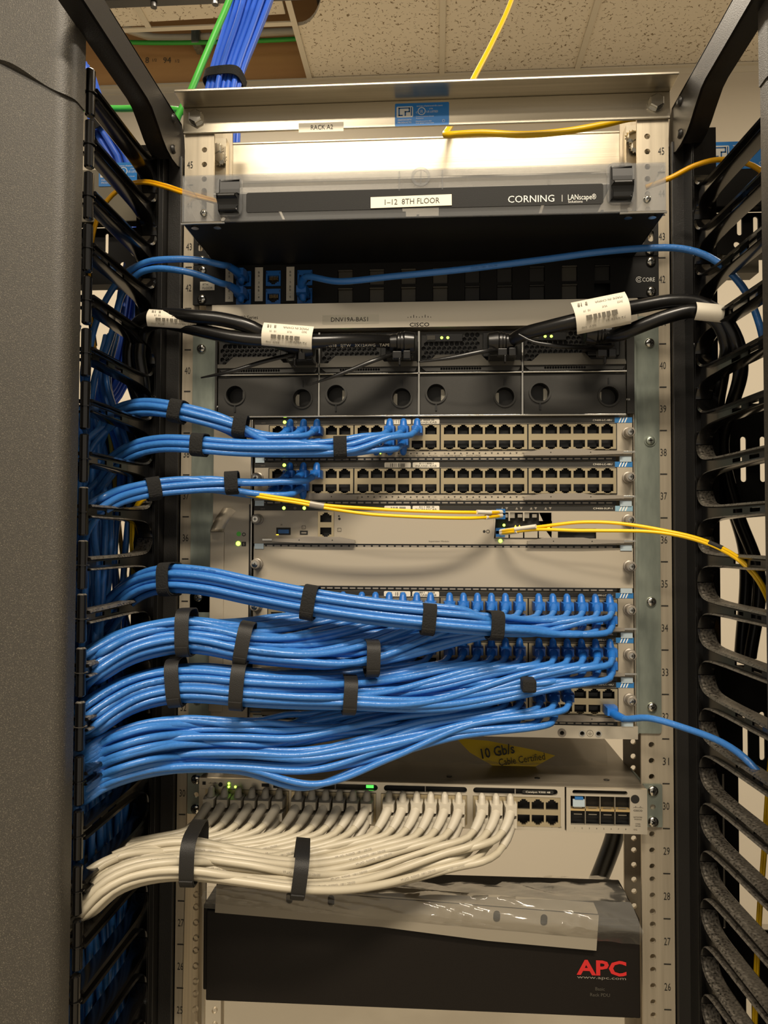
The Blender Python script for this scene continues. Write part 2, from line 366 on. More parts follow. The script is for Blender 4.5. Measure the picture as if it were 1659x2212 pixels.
# top angles
b = MB().m('alu')
b.box(-.2555, .2555, -.0032, -.0002, 2.0105, 2.0385).box(-.2555, .2555, -.0330, -.0002, 2.0385, 2.0415)
ang = rack_part(b, 'top_angle', bevel=.0008)
b = MB().m('alu'); b.box(-.2480, .2480, .0762, .0792, 1.990, 2.0385).box(-.2480, .2480, .0762, .112, 2.0385, 2.0415)
b.box(-.2480, .2480, .066, .0762, 1.987, 1.990)
rack_part(b, 'rear_angle', bevel=.0008, label='bright rear aluminium angle')
for s in (-1, 1):
    b = MB().m('chrome').lathe((s*.2405, -.0033, 2.0265), (0, -1, 0), [(0, .0088), (.001, .0088)], 24).lathe((s*.2405, -.0043, 2.0265), (0, -1, 0), [(0, .0078), (.0045, .0078), (.0055, .0068)], 6)
    rack_part(b, 'bolt')
    b = MB().m('alu').box(s*.236-.0105, s*.236+.0105, .058, .0715, 1.975, 2.037)
    rack_part(b, 'bracket')
    b = MB().m('chrome')
    for k, zz in enumerate((2.022, 2.011)):
        star = []
        for i in range(28): rr = .0085 if i % 2 else .0064; star.append((s*.2335+(k-.5)*.004+rr*math.cos(i*PI/14), zz+rr*math.sin(i*PI/14)))
        b.front([star], .0545-.001*k, .001)
        b.lathe((s*.2335+(k-.5)*.004, .0545-.001*k, zz), (0, -1, 0), [(0, .0055), (.004, .0055)], 6)
    rack_part(b, 'rear_bolt')
def cpi_sticker(bb, x0, x1, z0, z1, y):
    w_, h_ = x1-x0, z1-z0; X_ = lambda t: x0+w_*t; Z_ = lambda t: z0+h_*t
    bb.m('sticker').poly(rrect(x0, x1, z0, z1, .0012, 3), y)
    bb.m('ink_white').poly(rrect(X_(.03), X_(.335), Z_(.38), Z_(.86), .0012, 3), y-.0001)
    yy = y-.0002; bb.m('sticker_dark'); t = h_*.06
    for ax, bx, az, bz in ((.065, .28, .76, .81), (.065, .09, .44, .81), (.065, .145, .44, .495), (.255, .28, .60, .81), (.18, .28, .60, .65), (.18, .205, .44, .65), (.295, .317, .44, .82)):
        bb.rect(X_(ax), X_(bx), Z_(az), Z_(bz), yy)
    bb.text('CHATSWORTH', (X_(.18), yy, Z_(.27)), h_*.07, 'ink_white', wid=w_*.25); bb.text('PRODUCTS', (X_(.18), yy, Z_(.15)), h_*.07, 'ink_white', wid=w_*.25)
    bb.text('www.chatsworth.com', (X_(.64), yy, Z_(.86)), h_*.07, 'ink_white', wid=w_*.48)
    bb.m('ink_white').ring(X_(.495), Z_(.63), h_*.14, h_*.17, yy, th=.00005)
    bb.text('UL', (X_(.495), yy, Z_(.63)), h_*.13, 'ink_white', wid=w_*.06); bb.text('C', (X_(.405), yy, Z_(.58)), h_*.08, 'ink_white'); bb.text('US LISTED', (X_(.69), yy, Z_(.6)), h_*.09, 'ink_white', wid=w_*.21)
    bb.text('177R', (X_(.67), yy, Z_(.72)), h_*.06, 'ink_white')
    bb.text('Communications Circuit', (X_(.39), yy, Z_(.40)), h_*.05, 'ink_white', al='l', wid=w_*.33); bb.text('Accessory', (X_(.39), yy, Z_(.32)), h_*.05, 'ink_white', al='l', wid=w_*.14)
    bb.text('Manufactured in USA', (X_(.39), yy, Z_(.19)), h_*.05, 'ink_white', al='l', wid=w_*.29); bb.text('from global components', (X_(.39), yy, Z_(.11)), h_*.05, 'ink_white', al='l', wid=w_*.33)
    bb.m('ink_white').ring(X_(.9), Z_(.18), h_*.05, h_*.06, yy, th=.00005)
a = P(853, 273, y=-.0035); e = P(970, 220, y=-.0035)
b = MB(); cpi_sticker(b, a.x, e.x, a.z, e.z, -.0035); b.build('maker_sticker', ang, label='blue maker sticker with white logo')
a = P(645, 287, y=-.0035); e = P(742, 262, y=-.0035)
b = MB().m('tape').rect(a.x, e.x, a.z+.0005, e.z-.0005, -.0034).text('RACK A2', ((a.x+e.x)/2+.001, -.0036, (a.z+e.z)/2), .0050, 'ink', wid=.0235)
b.build('rack_label', ang, label='RACK A2 tape label')

# ------------------------------------------------------------------ vertical cable managers
def manager(s):
    side = 'left' if s < 0 else 'right'
    mg = thing('cable_manager', (s*.35, 0, -.09), {'left': 'black vertical cable manager left of the rack, full of blue cables behind its fingers',
               'right': 'black vertical cable manager right of the rack, its lower fingers grey with dust'}[side], 'cable manager')
    fx = .278 if s < 0 else .2745      # finger plane
    xi, xo = fx-.006, fx+.0100
    def bx(bb, xa, xb, *r): return bb.box(s*xa, s*xb, *r)
    # spine and flange beside the rail
    b = MB().m('manager'); bx(b, .2552, .2700, -.006, -.002, .3, 1.985); bx(b, .2552, .2580, -.002, .10, .3, 1.985)
    bx(b, .2700, .2735, -.020, -.002, .3, 1.985); b.build('flange', mg, bevel=.0008)
    b = MB().m('finger'); z = 20*U+U/2
    bx(b, xi-.0015, xi, -.031, -.004, .5, 1.985); bx(b, xi, xo+.006, -.0045, -.003, .5, 1.985); bx(b, xi, xo+.006, -.031, -.0295, .5, 1.985)
    for n in range(17, 44):
        zc = n*U; bx(b, xi, xo+.006, -.03, -.0045, zc-.006, zc+.006)
        if n % 8 == 0: bx(b, xi-.0018, xi-.0014, -.03, -.004, zc+.0215, zc+.0225)
    b.build('spine', mg, bevel=.0006)
    zs = [n*U for n in range(22, 45)] if s < 0 else [n*U+.0035 for n in range(22, 44)]
    for n, zc in enumerate(zs):
        dusty = (s > 0 and zc < 1.68)
        half = (1.42 < zc < 1.605 and s < 0)
        b = MB().m('finger_dusty' if (dusty or half) else 'finger')
        def prof(sg):    # rim line seen from the side, front to rear
            pts = [(-.170, .0045), (-.13, .0048), (-.09, .0050), (-.066, .0056), (-.050, .0068), (-.042, .0088), (-.036, .0125), (-.0325, .0175), (-.0312, .0215)]
            return spline([Vector((0, y, zc+sg*h)) for y, h in pts], .006)
        for sg in (-1, 1):
            pr = prof(sg); th = .0030 if sg > 0 else .0020; vs = []
            for i, p in enumerate(pr):
                t = (pr[min(i+1, len(pr)-1)]-pr[max(i-1, 0)]).normalized(); nn = Vector((0, -t.z, t.y))*(th/2)
                ch = .0015
                of_ = .0075*max(0, -p.y-.03)/.14 if s > 0 else 0; xi2, xo2 = xi+of_, xo+of_
                vs += [(s*xi2, p.y-nn.y*.3, p.z-nn.z*.3), (s*(xi2+ch), p.y+nn.y, p.z+nn.z), (s*(xo2-ch), p.y+nn.y, p.z+nn.z), (s*xo2, p.y+nn.y*.3, p.z+nn.z*.3), (s*(xo2-ch), p.y-nn.y, p.z-nn.z), (s*(xi2+ch), p.y-nn.y, p.z-nn.z)]
            k = len(pr); b.add(vs, [(i*6+j, i*6+(j+1) % 6, (i+1)*6+(j+1) % 6, (i+1)*6+j) for i in range(k-1) for j in range(6)] + [(0, 1, 2, 3, 4, 5), tuple((k-1)*6+j for j in (5, 4, 3, 2, 1, 0))])
        up_ = [(p.y, p.z) for p in prof(1)]; dn = [(p.y, p.z) for p in prof(-1)]
        wins = [rct(-.150, -.132, zc-.0018, zc+.0018), rct(-.118, -.100, zc-.0018, zc+.0018)]
        xm = s*(xi+.0050)
        b.plate([up_+dn[::-1]]+wins, lambda a, c, d: (xm+s*d+(.0075*max(0, -a-.03)/.14 if s > 0 else 0), a, c), .0018)
        # vertical cap at the tip
        if s < 0:
            jog = R.uniform(-.0015, .0015) if zc < 1.33 else 0
            ov = [(fx+jog+.0040*math.cos(2*PI*i/14), -.1735+.0048*math.sin(2*PI*i/14)) for i in range(14)]
            vs = [(s*x, y+e_, z_) for z_, q_ in ((zc-.0203, .7), (zc-.0192, 1), (zc+.0192, 1), (zc+.0203, .7)) for x, y, e_ in [(fx+jog+(x-fx-jog)*q_, -.1735+(y+.1735)*q_, 0) for x, y in ov]]
            b.add(vs, [(i*14+j, i*14+(j+1) % 14, (i+1)*14+(j+1) % 14, (i+1)*14+j) for i in range(3) for j in range(14)] + [tuple(range(14))[::-1], tuple(42+j for j in range(14))])
            b.lathe((s*(fx+jog), -.1735, zc-.0010), (0, 0, 1), [(0, .0058), (.0008, .0058)], 14)
        else: b.box(s*(fx+.004), s*(fx+.012), -.1785, -.1685, zc-.0203, zc+.0203)
        b.build('finger', mg, smooth=35)
    # cross plates behind, inside the duct
    X_ = lambda u_, v_: abs(P(u_, v_, y=.035).x)
    if s < 0: zpl = [(1.862, 1.926, [(X_(231, 488), 1.908, .004, .024), (X_(265, 551), 1.884, 0, 0)]), (1.60, 1.72, [(.312, 1.655, .0045, .050), (.330, 1.655, .0045, .050)]), (1.375, 1.455, [(.312, 1.418, .005, .045), (.331, 1.418, .005, .045)]), (1.16, 1.24, [(.312, 1.2, .005, .045), (.335, 1.2, .005, .045)]), (.95, 1.03, [])]
    else: zpl = [(1.882, 1.926, [(X_(1597, 465), 1.912, .005, .020), (X_(1632, 460), 1.912, .005, .020), (X_(1592, 523), 1.892, 0, 0)]), (1.605, 1.722, [(X_(1606, 990), 1.663, .006, .048), (X_(1648, 990), 1.663, .006, .048)]), (1.334, 1.447, [(X_(1610, 1565), 1.374, .0055, .050), (X_(1646, 1565), 1.374, .0055, .050)]), (.95, 1.175, [(X_(1618, 2120), 1.09, .006, .035)])]
    for z0, z1, hs in zpl:
        b = MB().m('panel_black'); loops = [rct(min(s*.262, s*.43), max(s*.262, s*.43), z0, z1)]
        for x, z_, w_, h_ in hs: loops.append(circ(s*x, z_, .0035, 12) if w_ == 0 else slot(s*x, z_, w_, h_))
        b.front(loops, .035, .002); b.box(s*.262, s*.43, .037, .055, z0, z0+.002); b.build('cross_plate', mg)
    b = MB().m('manager_gray' if s < 0 else 'panel_black'); b.box(s*.262, s*.43, .018, .034, 1.926, 1.985)
    cb = b.build('crossbar', mg, bevel=.001)
    b = MB()
    if s < 0: a = P(213, 403, y=.0175); cpi_sticker(b, a.x, a.x+.0565, a.z, a.z+.0262, .0175)
    else: a = P(1548, 360, y=.0175); cpi_sticker(b, a.x-.006, a.x+.0505, a.z-.003, a.z+.0262, .0175)
    b.build('maker_sticker', cb, label='blue maker sticker')
    if s > 0:
        x0_, x1_ = X_(1566, 1800), X_(1597, 1800); MB().m('panel_black').box(x0_, x1_, .036, .050, 1.174, 1.336).build('rear_post', mg)
        MB().m('manager_gray').box(X_(1562, 590), X_(1640, 590), .036, .060, 1.862, 1.884).build('bracket', mg)
    # outer wall of the duct
    b = MB().m('panel_black'); bx(b, .430, .433, -.17, .12, -.09, 1.98); b.build('side_wall', mg)
    # top side plate with two bolts
    xp = s*.2570
    base = [(-.240, 2.0200), (-.002, 2.0215), (.006, 2.012), (.0095, 1.995), (.0090, 1.985), (-.003, 1.974), (-.014, 1.9705), (-.030, 1.9700), (-.046, 1.9721), (-.058, 1.9765), (-.0685, 1.9823), (-.0875, 1.9915), (-.100, 1.9935), (-.240, 1.9945)]
    b = MB().m('manager').plate([base], lambda a, c, d: (xp+s*d, a, c), .0025)
    # folded return along the lower edge, towards the outside
    low = base[7:]; vs = []
    for y, z_ in low: vs += [(xp, y, z_), (xp+s*.020, y, z_)]
    vs2 = [(x, y, z_+.0018) for x, y, z_ in vs]; k = len(low)
    b.add(vs+vs2, [(2*i, 2*i+1, 2*i+3, 2*i+2) for i in range(k-1)]+[(2*k+2*i, 2*k+2*i+2, 2*k+2*i+3, 2*k+2*i+1) for i in range(k-1)]+[(2*i+1, 2*k+2*i+1, 2*k+2*i+3, 2*i+3) for i in range(k-1)])
    b.box(xp, xp+s*.012, -.185, -.002, 2.0190, 2.0205)
    gp = b.build('top_plate', mg, smooth=30)
    for z_ in (2.013, 1.9804):
        MB().m('manager').lathe((xp, -.029, z_), (-s, 0, 0), [(0, .0048), (.0015, .0045), (.003, .003), (.0031, .0012)], 16).build('bolt', gp, smooth=40)
    # front door, hinged cover with a rounded edge; cap at its top
    def dprof(g, xin):
        pts = [(xin, -.186), (xin-.000, -.192-g)]
        for i in range(7):
            a_ = i/6*PI/2; pts.append((xin+.0135-(.0135+g*0)*math.cos(a_), -.197-g-(.0125)*math.sin(a_)))
        pts += [(.43, -.2095-g), (.43, -.186)]
        return pts
    xin = .2775 if s < 0 else .2690
    b = MB().m('door_black'); pr = dprof(0, xin); n = len(pr)
    zb = .2; top = 1.985
    vs = [(s*x, y, zb) for x, y in pr]+[(s*x, y, top) for x, y in pr]
    b.add(vs, [(i, (i+1) % n, n+(i+1) % n, n+i) for i in range(n)]+[tuple(range(n))[::-1], tuple(n+i for i in range(n))])
    dr = b.build('door', mg, smooth=40, label='textured dark grey front cover')
    b = MB().m('door_black'); pr = dprof(.0022, xin-.001)
    rows = []
    for x, y in pr:
        # wavy lower edge of the cap
        t = (x-xin)/.05; zl = 1.938+.0 if t < .15 else 1.938+.016*min(1, (t-.15)/.85)**.8 if t < 1 else 1.954
        rows.append((s*x, y, zl))
    xs_ = [xin-.001, xin-.001]+[p[0] for p in pr[2:9]]+[xin+.0135+.004*i for i in range(1, 14)]+[.43, .43]
    pp = [pr[0], pr[1]]+pr[2:9]+[(xin+.0135+.004*i, -.2117) for i in range(1, 14)]+[(.43, -.2117), (.43, -.186)]
    def zl(x):
        t = (x-xin)/.062; t = max(0, min(1, t)); return 1.9335+(.030 if s < 0 else .030)*(3*t*t-2*t*t*t)
    n = len(pp); vs = [(s*x, y, zl(x)) for x, y in pp]+[(s*x, y, 2.30) for x, y in pp]
    b.add(vs, [(i, (i+1) % n, n+(i+1) % n, n+i) for i in range(n)]+[tuple(range(n))[::-1], tuple(n+i for i in range(n))])
    b.build('door_cap', dr, smooth=40)
    return mg
manager(-1); manager(1)

# ------------------------------------------------------------------ fibre enclosure
t = thing('fiber_enclosure', (0, -.05, 1.867), 'fibre enclosure with clear plastic door, black latches and a CORNING strip', 'fibre panel')
b = MB().m('panel_black').box(-.2160, .2160, -.116, .12, 1.8655, 1.8675).box(-.2160, -.2145, -.02, .12, 1.8675, 1.909).box(.2145, .2160, -.02, .12, 1.8675, 1.909)
b.box(-.2160, .2160, .119, .12, 1.8675, 1.9095); b.build('tray', t, bevel=.0006)
b = MB().m('switch_top').box(-.2140, .2140, .040, .119, 1.9075, 1.9095)
b.build('cover', t)
b = MB().m('lever')      # grey inner module plates seen through the door
for x in (-.165, -.095, .045, .115): b.box(x, x+.058, -.028, -.026, 1.872, 1.902)
b.m('black')
for x in (-.100, -.003, .110, .180): b.box(x-.0012, x+.0012, -.031, -.0255, 1.869, 1.905)
b.m('black').box(-.030, -.012, -.110, -.105, 1.8678, 1.8745).box(-.045, .020, -.034, -.030, 1.888, 1.894)
b.m('shelf_reflection')  # added plates: grey band stands in for reflections and shelf structure behind the door
for xa_, xb_ in ((-.196, -.142), (-.139, -.018), (.018, .118), (.121, .176)): b.box(xa_, xb_, -.088, -.018, 1.9045, 1.9060)
b.m('black').box(-.016, .016, -.080, -.070, 1.900, 1.9055)
b.build('adapter_plate', t)
b = MB()
for i in range(12):
    x = -.135+i*.0095; b.m('keystone' if i % 3 else 'paper').lathe((x, -.075, 1.8735), (0, -1, 0), [(0, .0022), (.012, .0022), (.014, .0015)], 8)
b.build('fiber_caps', t)
b = MB().m('clear')       # clear door: front sheet, top and side returns
Z0, Z1, YF = 1.8655, 1.9095, -.118
b.box(-.2165, .2165, YF, YF+.0022, Z0, Z1).box(-.2165, .2165, YF+.0022, .040, Z1-.0022, Z1).box(-.2165, -.2143, YF+.0022, -.012, Z0, Z1-.0022).box(.2143, .2165, YF+.0022, -.012, Z0, Z1-.0022)
cx_ = P(909, 386, y=YF).x
b.box(cx_-.020, cx_-.0185, YF-.001, YF, Z1-.020, Z1-.002).box(cx_+.0185, cx_+.020, YF-.001, YF, Z1-.020, Z1-.002)
dr = b.build('door', t, label='clear plastic door', bevel=.0008)
b = MB().m('clear').ring(cx_, 1.9015, .0062, .0085, YF-.002, th=.002).box(cx_-.0007, cx_+.0007, YF-.002, YF, 1.8955, 1.9075); b.build('lock_dial', dr, smooth=40)
a = P(530, 450, y=YF-.0006)
xa, xb = P(532, 450, y=YF).x, P(1303, 430, y=YF).x
b = MB().m('panel_black').poly(rrect(xa, xb, 1.8735, 1.8915, .002), YF-.0005)
p = P(1147, 430, y=YF); b.text('CORNING', (p.x, YF-.0008, p.z), .0062, 'ink_white', wid=.0405)
p = P(1214, 429, y=YF); b.m('ink_white').rect(p.x-.0002, p.x+.0002, p.z-.003, p.z+.003, YF-.0008)
p = P(1257, 426, y=YF); b.text('LANscape®', (p.x, YF-.0008, p.z), .0048, 'ink_white', wid=.0245); p = P(1245, 436, y=YF); b.text('Solutions', (p.x-.001, YF-.0008, p.z), .0022, 'ink_white', wid=.0125)
b.build('name_strip', dr, label='black strip reading CORNING LANscape Solutions')
p = P(888, 436, y=YF); b = MB().m('tape').obox((p.x, YF-.001, p.z), (1, 0, .012), (0, 1, 0), (-.012, 0, 1), .0362, .0003, .0050)
b.text('1–12  8TH FLOOR', (p.x+.001, YF-.0015, p.z), .0050, 'ink', rx=(1, 0, .012), wid=.049); b.build('floor_label', dr, label='1-12 8TH FLOOR tape label')
for u_, v_ in ((497, 427), (1339, 399)):
    p = P(u_, v_, y=YF)
    l = MB().m('clear').front([rrect(p.x-.0115, p.x+.0115, p.z-.0185, p.z+.0185, .006), rrect(p.x-.0085, p.x+.0085, p.z-.0155, p.z+.0155, .005)], YF-.003, .003).build('latch', dr, smooth=40)
    b = MB().m('black'); pr = [(-.001, .0145), (-.004, .0140), (-.0045, .006), (-.0045, .0015), (-.0125, -.0010), (-.0140, -.0035), (-.0105, -.0055), (-.0085, -.010), (-.0075, -.0145), (-.001, -.0150)]
    b.plate([[(y, z) for y, z in pr]], lambda a, c, d: (p.x-.0085+d, YF+a, p.z+c), .017); b.build('latch_clip', l, bevel=.0012)
for u_, v_ in ((441, 462), (1397, 432)):
    p = P(u_, v_, y=YF); screw(p.x, p.z, YF-.0005, .0032, 'chrome', dr)
for s in (-1, 1):
    b = MB().m('chrome').cyl((s*.2165, YF-.001, Z0-.001), (s*.176, YF-.001, Z0-.001), .0012, 8)
    for k in range(2): b.cyl((s*(.207-k*.021), -.108, 1.8652), (s*(.207-k*.021), -.108, 1.8642), .0035, 12)
    b.build('hinge', t, smooth=40)
for s in (-1, 1):
    a0, a1 = sorted((s*.2155, s*.2420)); MB().m('panel_black').front([rct(a0, a1, 1.8680, 1.9100), slot(s*.2345, 1.8885, .006, .012)], -.004, .003).build('mounting_ear', t)
for s in (-1, 1): screw(s*.2330, 1.873, -.004, .0045, 'chrome', t)

# ------------------------------------------------------------------ patch panel
t = thing('keystone_patch_bay', (0, 0, 1.823), 'black keystone patch panel with six blue jacks and a CORE logo', 'patch panel')
YP = -.006; PZ0, PZ1 = 1.8245, 1.8665
b = MB().m('panel_black'); g = []
ke = []
for gi, (ua, ub) in enumerate(((497, 545), (565, 612), (632, 680))):
    pass
jx = [P(527, 600, y=YP).x, P(591, 600, y=YP).x, P(659, 600, y=YP).x]
jz = [P(591, 602, y=YP).z, P(591, 641, y=YP).z]
cols = jx + [P(746, 600, y=YP).x+(P(814, 600, y=YP).x-P(746, 600, y=YP).x)*i for i in range(9)]
ol = rct(-.2415, .2415, PZ0, PZ1)
holes = [rct(x-.0080, x+.0080, z-.0082, z+.0082) for x in cols for z in jz]
b.front([ol]+holes, YP, .003)
b.m('black').box(-.215, .215, .012, .014, PZ0+.002, PZ1-.002)
b.text('CORE', (P(1401, 604, y=YP).x, YP-.0003, P(1401, 604, y=YP).z), .0042, 'ink_white', wid=.0125)
p = P(1380, 604, y=YP)
b.m('ink_white').ring(p.x, p.z, .0026, .0031, YP-.0003, th=.0001).ring(p.x, p.z, .0012, .0017, YP-.0003, th=.0001)
b.m('panel_black').rect(p.x+.0015, p.x+.0035, p.z-.0015, p.z+.0015, YP-.00032)
b.build('panel', t)
for s in (-1, 1):
    for z in (1.8305, 1.8610): screw(s*.2326+.001, z, YP, .0048, 'chrome', t)
names = (('BB-1', 'BB-2'), ('BB-3', 'BB-4'), ('BB-5', 'BB-6'))
def jack_loop(x, z, sg, w_=.0062, h_=.0040, k=1.0):
    pts = [(-w_, -h_), (w_, -h_), (w_, h_), (w_*.62, h_), (w_*.62, h_*1.35), (w_*.36, h_*1.35), (w_*.36, h_*1.75), (-w_*.36, h_*1.75), (-w_*.36, h_*1.35), (-w_*.62, h_*1.35), (-w_*.62, h_), (-w_, h_)]
    q = [(x+a, z+sg*c) for a, c in pts]; return q if sg > 0 else q[::-1]
for i, x in enumerate(jx):
    for k, z in enumerate(jz):
        b = MB().m('keystone').front([rct(x-.0078, x+.0078, z-.0080, z+.0080), jack_loop(x, z-.0005, -1, .0060, .0034)], YP-.0015, .009)
        b.m('cavity').box(x-.0070, x+.0070, YP+.006, YP+.010, z-.0070, z+.0070); b.m('gold')
        for c in range(6): b.box(x-.0042+c*.0016, x-.0038+c*.0016, YP+.001, YP+.006, z-.001, z+.0035)
        b.m('black'); b.rect(x-.0072, x-.0066, z+.0045, z+.0068, YP-.0016).rect(x+.0066, x+.0072, z+.0045, z+.0068, YP-.0016)
        b.build('keystone_jack', t, label='blue keystone jack')
    xl = x-.0155
    b = MB().m('paper').rect(xl-.0042, xl+.0042, PZ0+.0025, PZ1-.0035, YP-.0005)
    for k, nm in enumerate(names[i]):
        for c, ch in enumerate(nm): b.text(ch, (xl, YP-.0007, (PZ1-.009 if k == 0 else PZ0+.0175)-c*.0036), .0024, 'ink')
    b.build('port_label', t, label='white port label '+names[i][0]+' and '+names[i][1])
for i, x in enumerate(cols[3:]):
    for k, z in enumerate(jz):
        if i == 8 and k == 1: continue
        b = MB().m('psu_light' if i in (0, 1, 2, 3, 7) else 'psu').box(x-.0077, x+.0077, YP+.0022, YP+.008, z-.0078, z+.0078)
        b.box(x-.0077, x+.0077, YP-.0010, YP+.003, z+.0062, z+.0079); b.build('blank_insert', t, bevel=.0005)
p = P(448, 618, y=YP); b = MB().m('paper').rect(p.x-.0078, p.x+.0078, p.z-.0046, p.z+.0046, YP-.0005)
b.text('8TH', (p.x-.0050, YP-.0007, p.z+.0016), .0024, 'ink', al='l').text('FLOOR', (p.x-.0050, YP-.0007, p.z-.0022), .0024, 'ink', al='l'); b.build('floor_label', t, label='8TH FLOOR sticker')

# ------------------------------------------------------------------ modular chassis switch
YC = -.012
ch = thing('chassis_switch', (0, .1, 1.378), 'large modular network switch with five line cards and four power supplies', 'network switch')
b = MB().m('bezel').box(-.2165, .2165, .012, .40, 1.3790, 1.8210).box(-.2165, -.2150, -.006, .012, 1.3790, 1.8210).box(.2150, .2165, -.006, .012, 1.3790, 1.8210); b.build('body', ch, bevel=.001, label='grey metal chassis body')
ZT = 1.8215; pz = lambda v: P(950, v, y=YC).z; px = lambda u, v=1150: P(u, v, y=YC).x
for s in (-1, 1):
    b = MB().m('galv')
    a0, a1 = sorted((s*.2175, s*.2420)); z0 = 1.3835 if s > 0 else 1.500
    b.front([rrect(a0, a1, z0, 1.806, .003)], -.0022, .002)
    if s < 0: b.front([rrect(a0, a1, 1.3835, 1.52, .003)], -.0022, .002)
    b.box(s*.2165, s*.2185, -.006, .05, 1.3835, 1.806)
    b.build('mounting_bracket', ch, label='galvanised mounting bracket')
    for z in (1.7785, 1.5155, 1.410, 1.6785): screw(s*.2326, z, -.0022, .0048, 'chrome' if z != 1.6785 else 'galv', ch, washer=.0058 if z == 1.6785 else None)
# header bar
b = MB().m('bezel').box(-.2165, .2165, -.0200, -.006, 1.7935, 1.8195)
b.text('Catalyst', (P(482, 686, y=-.02).x, -.0203, P(515, 686, y=-.02).z), .0038, 'ink', wid=.0165, bold=.01).text('9400 Series', (P(534, 686, y=-.02).x, -.0203, P(515, 686, y=-.02).z), .0038, 'ink_soft', wid=.0225)
p = P(906, 701, y=-.02); b.text('CISCO', (p.x, -.0203, p.z), .0038, 'ink', wid=.020, bold=.012)
p = P(906, 685, y=-.02)
for i, h in enumerate((.9, 1.7, 3.2, 1.7, .9, 1.7, 3.2, 1.7, .9)):
    x = p.x+(i-4)*.0029; b.m('ink').rect(x-.0003, x+.0003, p.z-.0006, p.z-.0006+h*.0009, -.0203)
p = P(757, 690, y=-.02); b.m('tape').rect(p.x-.0290, p.x+.0290, p.z-.0047, p.z+.0047, -.0202).text('DNV19A-BAS1', (p.x-.001, -.0204, p.z), .0044, 'ink', wid=.038)
b.build('header_bezel', ch, bevel=.001, label='silver header bearing the CISCO logo')
# power supplies and blanks
ux = [470, 690, 905, 1128, 1353]
xs = [P(u, 800, y=YC).x for u in ux]
zp0, zp1, zq0, zq1 = pz(804), pz(716), pz(896), pz(810)
def hexes(x0, x1, z0, z1, inside, r=.0026):
    o = []; dx = r*1.16*1.732; row = 0; z = z0+r
    while z < z1-r*.6:
        x = x0+r+(row % 2)*dx/2
        while x < x1-r*.6:
            if inside(x, z): o.append([(x+r*math.cos(PI/6+i*PI/3), z+r*math.sin(PI/6+i*PI/3)) for i in range(6)])
            x += dx
        z += r*1.16*1.5; row += 1
    return o
for i in range(4):
    x0, x1 = xs[i]+.0012, xs[i+1]-.0012; W = x1-x0
    b = MB().m('psu'); h0 = zp0+.0115
    def ins(x, z): return not (x < x0+W*.52 and z > zp1-.0125) and z > h0+.002+max(0, 0) and x < x0+W*.60 and not (x > x0+W*.18 and z < h0+.0085)
    hx_ = hexes(x0+.001, x0+W*.61, h0-.0075, zp1-.001, lambda x, z: x < x0+W*.60 and not (z > zp1-.0115 and x < x0+W*.44) and not (x > x0+W*.17 and z < h0+.0075))
    b.front([rct(x0, x1, zp0, zp1)]+hx_, YC+.001, .0015); b.m('cavity').box(x0, x1, YC+.004, YC+.0055, zp0, zp1)
    ps = b.build('power_supply', ch)
    b = MB().m('black').box(x0+W*.06, x0+W*.42, YC-.001, YC+.001, zp1-.0105, zp1-.0030)
    b.m('psu_light').box(x0+W*.07, x0+W*.15, YC-.0018, YC-.001, zp1-.0090, zp1-.0045)
    b.m('led'); lp = [(489, 0)] if 0 else []
    zl = zp1-.0068
    for k in (0, 1): b.disc(x0+W*(.215 if i else .235)+k*.0062, zl, .0014, YC-.0012, 10)
    b.build('status_panel', ps, label='status strip with two green lights')
    # lower handle with the folded edge
    prof = [(x0, zp0+.0095), (x0+W*.08, zp0+.0095), (x0+W*.16, h0+.0055), (x0+W*.60, h0+.0055), (x0+W*.66, h0-.001), (x1-.001, h0-.001), (x1, zp0+.008), (x1, zp0+.0055), (x0, zp0+.0055)]
    b = MB().m('psu_light').front([prof], YC-.0045, .005); b.m('psu').front([[(x0, zp0+.0055), (x1, zp0+.0055), (x1-.003, zp0+.0005), (x0+.006, zp0+.0005)]+[]]+[[q for q in hh] for hh in hexes(x0+W*.2, x0+W*.62, zp0+.0015, zp0+.0050, lambda x, z: True, .0013)], YC-.0028, .002)
    b.m('cavity').box(x0+W*.15, x0+W*.66, YC-.0007, YC, zp0+.0006, zp0+.0054)
    b.build('handle', ps, bevel=.0006)
    # inlet
    xi_ = x0+W*.78; b = MB().m('black').box(xi_-.016, xi_+.016, YC-.006, YC+.001, zp1-.028, zp1-.003); b.build('power_inlet', ps, bevel=.001)
    # blank cover below with two ring pulls
    b = MB().m('psu'); c1 = (x0+(.0165 if i else .0180), (zq0+zq1)/2+.0015); c2 = (x1-.0165, (zq0+zq1)/2-.0025)
    b.front([rrect(x0, x1, zq0, zq1, .0015), circ(*c1, .0096, 24), circ(*c2, .0096, 24)], YC-.001, .002)
    b.m('psu').box(x0, x1, YC+.012, YC+.013, zq0, zq1)
    for c_ in (c1, c2): b.m('cavity').front([circ(*c_, .0104, 28), circ(*c_, .0094, 28)], YC+.001, .011)
    bl = b.build('blank_cover', ch, label='dark blank cover with two round finger holes', bevel=.0004)
    for k, c_ in enumerate((c1, c2)):
        b = MB().m('psu').lathe((c_[0], YC-.001, c_[1]), (0, -1, 0), [(0, .0112), (.0014, .0110)], 28); b = MB().m('psu').ring(c_[0], c_[1], .0094, .0112, YC-.0024, th=.0015)
        sg = -1 if k == 0 else 1; b.m('black').box(c_[0]-.0008, c_[0]+.0008, YC-.0022, YC-.001, c_[1]+sg*.0112, c_[1]+sg*.0180)
        b.m('tape').box(c_[0]+(.005 if k == 0 else -.009), c_[0]+(.009 if k == 0 else -.005), YC+.0105, YC+.0115, c_[1]-.006, c_[1]+.006)
        b.build('finger_ring', bl, smooth=40)
b = MB().m('chrome')
